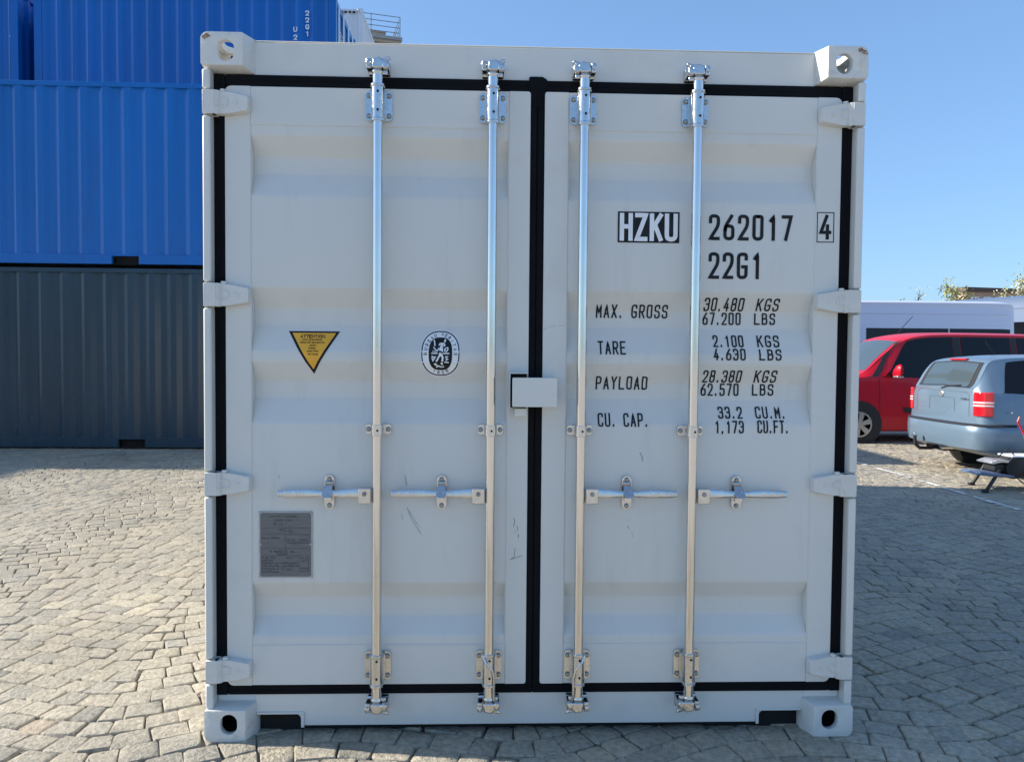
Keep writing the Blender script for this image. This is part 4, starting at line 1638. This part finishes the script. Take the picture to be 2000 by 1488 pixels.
def arch(root, x, y, r, s):
    y0, y1 = y - s * 0.25, y + s * 0.004
    MB().cyl((x, y0, r * .84), (x, y1, r * .84), r, n=32).build('wheel_well_shade', M['trim'], root)  # black disc proud of the body, painted shade of the wheel well


# red van, nose to the left
rv = thing('red_van', 'red van parked behind the silver blue estate, its door mirror towards us', 'van', (5.10, 10.71, 0))
B = Body([(0.00, .30, .50, .62, .74, .56, .79, .46), (0.08, .22, .52, .78, .84, .72, .90, .58), (0.35, .20, .54, .87, .97, .80, 1.03, .66), (0.80, .19, .55, .905, 1.07, .85, 1.11, .72),
          (1.08, .19, .56, .91, 1.10, .87, 1.18, .74), (1.40, .19, .56, .913, 1.10, .875, 1.47, .70), (1.75, .19, .56, .913, 1.10, .875, 1.74, .68), (2.10, .19, .56, .913, 1.09, .875, 1.845, .67),
          (2.60, .19, .56, .913, 1.09, .875, 1.875, .67), (3.4, .19, .56, .913, 1.09, .875, 1.875, .67), (4.15, .20, .56, .90, 1.08, .865, 1.86, .66), (4.34, .28, .56, .86, 1.06, .82, 1.80, .62), (4.39, .36, .58, .80, 1.04, .76, 1.72, .58)])
B.skin('body', M['red_paint'], rv)
B.patch('windscreen', M['screen'], rv, [(1.14, 8.1), (1.72, 8.25), (1.74, 10), (1.12, 10)], 0, nu=12, nv=6)
B.patch('pillar_trim', M['trim'], rv, [(1.10, 5.6), (1.30, 5.9), (1.80, 8.12), (1.72, 8.25)], 0, off=0.004)
B.patch('side_window', M['glass'], rv, [(1.34, 5.75), (2.66, 5.75), (2.64, 7.15), (1.86, 7.15)], 0)
B.patch('side_window', M['glass'], rv, [(2.80, 5.75), (3.62, 5.75), (3.62, 7.15), (2.80, 7.15)], 0)
B.patch('side_window', M['glass'], rv, [(3.72, 5.75), (4.20, 5.85), (4.16, 7.1), (3.72, 7.15)], 0)
B.patch('pillar_trim', M['trim'], rv, [(2.67, 5.75), (2.79, 5.75), (2.79, 7.15), (2.65, 7.15)], 0, off=0.003)
B.patch('pillar_trim', M['trim'], rv, [(3.63, 5.75), (3.71, 5.75), (3.71, 7.15), (3.63, 7.15)], 0, off=0.003)
for x in (1.32, 2.72, 3.66):
    B.patch('door_gap', M['trim'], rv, [(x, 2.3), (x + .012, 2.3), (x + .012, 5.7), (x, 5.7)], 0, off=0.002, nu=1, nv=8)
B.patch('side_moulding', M['trim'], rv, [(1.75, 2.86), (3.35, 2.86), (3.35, 3.12), (1.72, 3.12)], 0, off=0.012)
B.patch('front_bumper', M['trim'], rv, [(0.0, 1.2), (0.30, 1.2), (0.30, 2.2), (0.0, 2.2)], 0, off=0.008)
B.patch('headlight', M['lamp_white'], rv, [(0.10, 4.3), (0.55, 4.55), (0.62, 5.0), (0.12, 4.95)], 0, off=0.008)
B.patch('door_handle', M['trim'], rv, [(2.46, 4.35), (2.64, 4.35), (2.64, 4.5), (2.46, 4.5)], 0, off=0.02, nu=3, nv=2)
for s in (-1, 1):
    for x in (0.98, 3.72):
        arch(rv, x, s * 0.913, 0.385, s)
        wheel(rv, x, s * 0.815, 0.315, 0.20, s)
    mr = MB()
    prof = []
    for (yo_, hw, zz0, zz1) in ((0.89, .02, 1.12, 1.18), (0.96, .05, 1.125, 1.27), (1.02, .06, 1.12, 1.315), (1.10, .055, 1.12, 1.33), (1.14, .02, 1.16, 1.29)):
        rg = []
        for k in range(12):
            a = 2 * math.pi * k / 12
            rg.append((1.56 + hw * math.cos(a), s * yo_, (zz0 + zz1) / 2 + (zz1 - zz0) / 2 * math.sin(a)))
        rg.append(rg[0])
        prof.append(rg)
    mr.grid(prof)
    mr.add(prof[-1][:12], [tuple(range(12))])
    mr.build('door_mirror', M['red_paint'], rv, smooth=60)
    MB().box(1.50, 1.61, min(s * 0.97, s * 1.12), max(s * 0.97, s * 1.12), 1.105, 1.135).build('mirror_base', M['rim'], rv, bevel=0.01)
MB().tube([(1.95, -0.25, 1.85), (2.05, -0.25, 1.98), (2.22, -0.25, 2.16)], 0.006, 6).build('aerial', M['trim'], rv)

# silver blue estate, tail to the left
ev = thing('estate_car', 'silver blue estate car with a tow bar parked tail towards us', 'car', (5.70, 6.86, 0))
B = Body([(0.00, .36, .62, .70, 1.00, .63, 1.07, .56), (0.05, .31, .62, .785, 1.02, .72, 1.13, .585), (0.13, .28, .62, .815, 1.02, .765, 1.29, .565), (0.22, .26, .62, .822, 1.02, .775, 1.41, .53),
          (0.36, .25, .61, .826, 1.02, .782, 1.452, .52), (0.70, .24, .60, .826, 1.01, .785, 1.475, .52), (1.5, .23, .59, .826, 1.00, .785, 1.485, .53), (2.25, .23, .58, .826, .98, .783, 1.46, .57),
          (2.62, .23, .58, .826, .97, .78, 1.32, .58), (3.05, .23, .57, .826, .95, .77, 1.05, .62), (3.25, .23, .56, .82, .93, .75, .98, .64), (3.75, .24, .54, .80, .83, .70, .88, .60), (4.12, .28, .50, .70, .70, .58, .74, .48), (4.2, .34, .5, .58, .64, .48, .67, .40)])
B.skin('body', M['silver_blue'], ev, nu=6)
B.patch('rear_window', M['trim'], ev, [(0.012, 8.25), (0.012, 10), (0.205, 10), (0.205, 8.2)], 0, off=0.004, nu=10, nv=8)
B.patch('rear_glass', M['screen'], ev, [(0.022, 8.55), (0.022, 10), (0.190, 10), (0.190, 8.5)], 0, off=0.008, nu=10, nv=8)
B.patch('quarter_window', M['glass'], ev, [(0.30, 5.85), (1.10, 5.75), (1.06, 7.15), (0.44, 7.0)], 0)
B.patch('side_window', M['glass'], ev, [(1.20, 5.75), (1.95, 5.75), (1.93, 7.15), (1.20, 7.15)], 0)
B.patch('side_window', M['glass'], ev, [(2.05, 5.75), (2.95, 5.85), (2.50, 7.1), (2.05, 7.15)], 0)
B.patch('windscreen', M['screen'], ev, [(2.36, 8.3), (3.0, 8.1), (3.0, 10), (2.36, 10)], 0, nu=10)
for x in (1.15, 2.0):
    B.patch('door_gap', M['trim'], ev, [(x, 2.3), (x + .01, 2.3), (x + .01, 5.7), (x, 5.7)], 0, off=0.002, nu=1, nv=8)
plan = [(0.62, .846), (0.40, .846), (0.17, .838), (0.04, .80), (-0.035, .72), (-0.075, .58), (-0.095, .30), (-0.10, 0)]
plan = plan + [(x, -y) for (x, y) in plan[:-1][::-1]]
bp_ = MB()
rows = []
for (x, y) in plan:
    rows.append([(x + .06, y * .93, .33), (x + .015, y * .985, .345), (x, y, .42), (x - .003, y * 1.002, .54), (x + .004, y, .62), (x + .03, y * .965, .655), (x + .12, y * .90, .662)])
bp_.grid(rows)
bp_.build('rear_bumper', M['silver_blue'], ev, smooth=60)
tr = MB()
rows = []
for (x, y) in plan[1:-1]:
    rows.append([(x + .003, y, .622), (x - .004, y * 1.006, .630), (x + .012, y * .99, .650), (x + .028, y * .968, .654)])
tr.grid(rows)
tr.build('bumper_trim', M['trim'], ev, smooth=60)
for s in (-1, 1):
    pl_ = [(-0.012, .645), (-0.012, .71), (0.035, .795), (0.09, .822), (0.135, .830), (0.135, .80), (0.06, .72), (0.03, .645)]
    L_ = MB()
    L_.prism([(x, s * y) for (x, y) in pl_], 0.745, 1.035, 'z')
    lt = L_.build('tail_light', M['lamp_red'], ev, bevel=0.012, seg=3)
    k = MB()
    for (za, zb_) in ((0.862, 0.884), (0.898, 0.922)):
        k.prism([(x - .004, s * (y + .004)) for (x, y) in pl_], za, zb_, 'z')
    k.build('reversing_lens', M['lamp_white'], lt, bevel=0.006)
    arch(ev, 0.95, s * 0.826, 0.36, s)
    arch(ev, 3.40, s * 0.826, 0.36, s)
    wheel(ev, 0.95, s * 0.725, 0.30, 0.19, s)
    wheel(ev, 3.40, s * 0.725, 0.30, 0.19, s)
tg = MB()
for pts in ([(-.56, .74), (-.56, .98), (-.5, 1.03), (.5, 1.03), (.56, .98), (.56, .74)], [(-.27, .78), (-.27, .93), (-.25, .945), (.25, .945), (.27, .93), (.27, .78)]):
    tmp = MB()
    ribbon(tmp, [Vector(p) for p in pts], 0.003, lambda a, b: 0, 0)
    tg.add([(-0.004, v[0], v[2]) for v in tmp.v], tmp.f)
tg.build('tailgate_seam', M['seam'], ev, smooth=0)
MB().lathe([(0.040, 0.0), (0.040, -0.008), (0.034, -0.012)], (0, 0, 0), 'y', 20).build('badge', M['rim'], ev).matrix_basis = Matrix.Translation((-0.002, 0.0, 0.985)) @ Matrix.Rotation(R(-90), 4, 'Z')
bt = MB()
for pts in text_strokes('FABIA', 0.40, 0.56, 0.925, 0.955, 0.003):
    tmp = MB()
    ribbon(tmp, pts, 0.003, lambda a, b: 0, 0)
    bt.add([(-0.006, -v[0], v[2]) for v in tmp.v], tmp.f)
bt.build('lettering', M['chrome'], ev, smooth=0)
MB().tube([(0.0, 0.02, 1.055), (-0.004, -0.10, 1.085), (0.012, -0.36, 1.105)], 0.009, 6).build('rear_wiper', M['trim'], ev)
MB().box(0.19, 0.24, -0.17, 0.17, 1.415, 1.437).build('brake_light', M['lamp_red'], ev, bevel=0.005)
MB().tube([(0.35, 0.25, .30), (0.02, 0.25, .25), (-0.13, 0.25, .25), (-0.19, 0.25, .30), (-0.20, 0.25, .36), (-0.20, 0.25, .42)], 0.022, 10).build('tow_bar', M['trim'], ev)
MB().lathe([(0.012, -.03), (0.025, -.018), (0.03, 0), (0.025, .018), (0.012, .026)], (-0.20, 0.25, .44), 'z', 14).build('tow_ball', M['chrome'], ev)
MB().cyl((-0.03, -0.05, .30), (0.4, -0.05, .30), 0.028, n=12).build('exhaust', M['chrome'], ev)
MB().box(0.1, 0.5, 0.1, 0.5, .23, .31).build('tow_bracket', M['trim'], ev, bevel=0.01)
MB().tube([(0.70, 0.0, 1.475), (0.62, 0.0, 1.56), (0.55, 0.0, 1.66)], 0.004, 6).build('aerial', M['trim'], ev)
MB().lathe([(0.012, 0.0), (0.010, -0.006)], (0.33, -0.846, 0.80), 'y', 10).build('fuel_cap_lock', M['chrome'], ev)


def minibus(name, label, paint, loc, rz, cat='van'):
    r = thing(name, label, cat, loc, rz)
    Bm = Body([(0.00, .42, .8, .86, 1.45, .82, 2.52, .70), (0.04, .38, .8, .95, 1.45, .92, 2.66, .78), (0.20, .34, .8, .985, 1.45, .955, 2.745, .82), (0.8, .32, .8, .99, 1.45, .96, 2.76, .83), (2.6, .32, .8, .99, 1.45, .96, 2.76, .83),
               (4.4, .32, .8, .99, 1.45, .96, 2.74, .83), (4.75, .32, .8, .985, 1.45, .95, 2.62, .80), (5.20, .32, .8, .98, 1.40, .94, 2.05, .80), (5.55, .32, .78, .975, 1.25, .92, 1.42, .80), (6.1, .34, .72, .94, 1.08, .86, 1.16, .70), (6.35, .42, .66, .80, .86, .70, .92, .56)])
    Bm.skin('body', paint, r)
    Bm.patch('side_window', M['glass'], r, [(0.18, 5.6), (1.65, 5.6), (1.65, 6.56), (0.18, 6.56)], 0)
    Bm.patch('side_window', M['glass'], r, [(1.68, 5.6), (3.42, 5.6), (3.42, 6.56), (1.68, 6.56)], 0)
    Bm.patch('door_window', M['glass'], r, [(3.60, 5.6), (5.05, 5.6), (4.75, 6.7), (3.60, 6.7)], 0)
    Bm.patch('windscreen', M['screen'], r, [(4.78, 8.3), (5.5, 8.1), (5.5, 10), (4.78, 10)], 0)
    Bm.patch('roof_rib', paint, r, [(0.25, 6.85), (4.3, 6.85), (4.3, 6.93), (0.25, 6.93)], 0, off=0.012)
    for s in (-1, 1):
        for x in (1.25, 5.25):
            arch(r, x, s * .98, .42, s)
            wheel(r, x, s * .87, .34, .21, s)
    for s in (-1, 1):
        MB().box(-0.02, 0.02, min(s * .72, s * .82), max(s * .72, s * .82), .9, 1.35).build('tail_light', M['lamp_red'], r, bevel=0.008)
    MB().box(-0.012, 0.03, -.55, .55, 1.5, 2.2).build('rear_window', M['glass'], r, bevel=0.01)
    return r


minibus('minibus', 'white high roofed minibus with dark side windows behind the red van', M['white_car'], (11.93, 15.22, 0), R(180))
g = minibus('minibus', 'grey blue van standing behind the white minibus at the right edge', M['greyblue_car'], (14.9, 20.9, 0), R(-68))
g.scale = (1.16, 1.16, 1.17)

# small black machine on splayed legs beside the painted line
mc = thing('yard_machine', 'small black machine on two splayed legs beside the estate car', 'machine', (5.45, 5.45, 0))
for (a, b) in (((-0.10, 0.22, 0.015), (0.02, 0.14, 0.29)), ((-0.26, -0.26, 0.015), (0.06, -0.06, 0.27))):
    lg = MB().tube([a, (a[0] + .03, a[1], .05), ((a[0] + b[0]) / 2, (a[1] + b[1]) / 2, (a[2] + b[2]) / 2 - .01), b], 0.020, 8)
    lg.box(a[0] - .035, a[0] + .025, a[1] - .025, a[1] + .025, 0.003, .03)
    lg.build('leg', M['trim'], mc, bevel=0.004)
MB().lathe([(0.05, -.12), (0.115, -.11), (0.125, -.06), (0.125, .06), (0.115, .11), (0.05, .12)], (0.17, -0.02, 0.245), 'y', 24).build('drum', M['tyre'], mc)
bl = MB().prism([(-0.30, .178), (-0.24, .200), (-0.05, .192), (0.12, .165), (0.14, .148), (-0.06, .150), (-0.24, .168)], -0.16, 0.16, 'y')
bl.build('deck_plate', M['greyblue_car'], mc, bevel=0.006)
bl = MB().prism([(-0.12, .30), (-0.02, .335), (0.14, .325), (0.14, .300), (0.0, .306), (-0.10, .285)], -0.13, 0.13, 'y')
bl.build('guard', M['rim'], mc, bevel=0.004)
MB().box(-0.06, 0.14, -.1, .1, .205, .29).build('engine_block', M['trim'], mc, bevel=0.015)
MB().prism(rrect(0.27, 0.95, 0.16, 0.36, 0.05, 4), -0.2, 0.2, 'y').build('tank', M['tank'], mc, bevel=0.012)
MB().box(0.12, 0.9, -.12, .12, .362, .378).build('top_plate', M['white_ink'], mc, bevel=0.004)
MB().tube([(0.20, -.1, .13), (0.25, -.12, .08), (0.33, -.14, .05), (0.40, -.12, .12)], 0.006, 6).build('hose', M['trim'], mc)
for s in (-1, 1):
    MB().lathe([(0.06, -.04), (0.16, -.04), (0.165, 0), (0.16, .04), (0.06, .04)], (0.75, s * .26, 0.165), 'y', 24).build('wheel', M['tyre'], mc)
MB().tube([(0.36, -.05, .36), (0.30, -.05, .60), (0.22, -.05, .75), (0.24, -.05, .80)], 0.010, 8).build('lever', M['red_paint'], mc)
MB().tube([(0.20, -.05, .37), (0.10, -.08, .46), (-0.02, -.09, .36)], 0.007, 6).build('cable', M['trim'], mc)

# ------------------------------------------------------------------ far buildings and trees
bd = thing('brick_building', 'brown brick building with a railed flat roof behind the containers', 'building', (-4.27, 33.4, 0), R(15))
MB().box(-12, 0, 0.06, 9, 0, 15.66).build('wall', M['brick'], bd, smooth=0)
MB().box(-12.1, 0.06, -0.12, 9.1, 15.68, 15.80).build('cornice', M['stucco'], bd, smooth=0)
MB().box(-12.1, 0.10, -0.25, 9.2, 15.81, 15.94).build('roof_slab', M['slab'], bd, smooth=0)
for (z0) in (13.0, 9.8, 6.6, 3.4):
    for x in (-2.6, -5.4, -8.2):
        f = MB().box(x, x + 1.3, -0.02, 0.12, z0, z0 + 1.6).build('window', M['stucco'], bd, bevel=0.02)
        MB().box(x + .1, x + 1.2, -0.03, -0.022, z0 + .1, z0 + 1.5).build('pane', M['glass'], f, smooth=0)
rl = thing('roof_railing', 'thin grey metal railing round the flat roof of the brick building', 'railing', (-4.27, 33.4, 15.95), R(15))
for z in (0.20, 0.43, 0.67, 0.92):
    MB().cyl((-11.5, -0.15, z), (0.0, -0.15, z), 0.016, n=6).build('rail', M['rail'], rl)
    MB().cyl((0.0, -0.15, z), (0.0, 6.0, z), 0.016, n=6).build('rail', M['rail'], rl)
for x in (0.0, -1.32, -2.7, -4.1, -5.5, -6.9, -8.3, -9.7, -11.1):
    MB().cyl((x, -0.15, 0), (x, -0.15, 0.93), 0.022, n=6).build('post', M['rail'], rl)
for y in (1.5, 3.0, 4.5, 6.0):
    MB().cyl((0, y, 0), (0, y, 0.93), 0.022, n=6).build('post', M['rail'], rl)
tb = MB().box(-1.28, -0.62, 0.4, 1.0, 15.95, 16.30)
tb.box(-1.34, -0.56, 0.34, 1.06, 16.30, 16.35)
o = tb.build('roof_box', M['stucco'], smooth=0, bevel=0.01)
o.location, o.rotation_euler = (-4.27, 33.4, 0), (0, 0, R(15))
tag(o, 'pale boxy vent housing on the flat roof behind the railing', 'vent')

hs = thing('house', 'peach coloured house with a dark roof far behind the parked vans', 'house', (31.2, 46.5, 0))
MB().box(0, 6.0, 0, 1.2, 0, 5.75).build('wall', M['peach'], hs, smooth=0)
MB().prism([(-0.3, 5.76), (6.3, 5.76), (6.3, 5.9), (-0.3, 6.05)], -0.3, 1.5, 'y').build('roof', M['roof'], hs, smooth=0)
for x in (0.35, 1.15, 1.95, 2.75, 4.0):
    f = MB().box(x, x + .5, -.06, .05, 3.6, 5.45).build('window', M['white_ink'], hs, bevel=0.02)
    MB().box(x + .09, x + .41, -.07, -.062, 3.7, 5.35).build('pane', M['glass'], f, smooth=0)


def tree(label, loc, h, rad, nleaf, mats, seed, spread=1.0):
    rnd = random.Random(seed)
    t = thing('spring_tree', label, 'tree', loc)
    tk = MB()
    tips = []
    tk.tube([(0, 0, 0), (0.05, 0, h * .3), (-0.03, 0.05, h * .55), (0.02, 0, h * .92)], [.16, .13, .09, .02], 8)
    for k in range(22):
        z0 = h * rnd.uniform(.3, .85)
        a = rnd.uniform(0, 6.28)
        ln = rad * rnd.uniform(.55, 1.15) * (1.15 - .6 * (z0 / h - .3))
        p1 = (ln * .5 * math.cos(a), ln * .5 * math.sin(a), z0 + ln * .35)
        p2 = (ln * math.cos(a + .2), ln * math.sin(a + .2), min(h, z0 + ln * rnd.uniform(.5, 1.0)))
        tk.tube([(0, 0, z0), p1, p2], [.05, .03, .008], 5)
        tips += [p1, p2, p2]
        for q in range(3):
            b_ = a + rnd.uniform(-.9, .9)
            p3 = (p1[0] + ln * .45 * math.cos(b_), p1[1] + ln * .45 * math.sin(b_), min(h * 1.03, p1[2] + ln * rnd.uniform(.1, .6)))
            tk.tube([p1, p3], [.018, .005], 4)
            tips.append(p3)
    tk.build('trunk', M['bark'], t)
    cl = MB()
    for k in range(nleaf):
        c = rnd.choice(tips)
        p = Vector((c[0] + rnd.gauss(0, .22 * spread), c[1] + rnd.gauss(0, .22 * spread), c[2] + rnd.gauss(0, .20 * spread)))
        n = Vector((rnd.gauss(0, 1), rnd.gauss(0, 1), rnd.gauss(0, 1))).normalized()
        a = n.orthogonal().normalized()
        b_ = n.cross(a)
        s = rnd.uniform(.035, .095)
        cl.add([p - a * s, p + b_ * s * .6, p + a * s, p - b_ * s * .6], [(0, 1, 2, 3)], 0 if rnd.random() < .6 else 1)
    cl.build('crown', mats, t, smooth=0)
    return t


tree('small pale green spring tree peeping over the minibus roof', (27.8, 42, 0), 6.15, .75, 1500, [M['leaf'], M['leaf']], 3)
tree('large spring tree with pale blossom at the right edge', (32.9, 41, 0), 6.7, 1.9, 9000, [M['leaf'], M['blossom']], 5, 1.3)
tree('thin nearly bare tree left of the small green tree', (26.0, 43, 0), 5.75, .9, 260, [M['leaf'], M['blossom']], 9)
tree('low bushy spring tree in front of the peach house', (29.6, 40, 0), 5.5, .9, 1500, [M['leaf'], M['blossom']], 12)
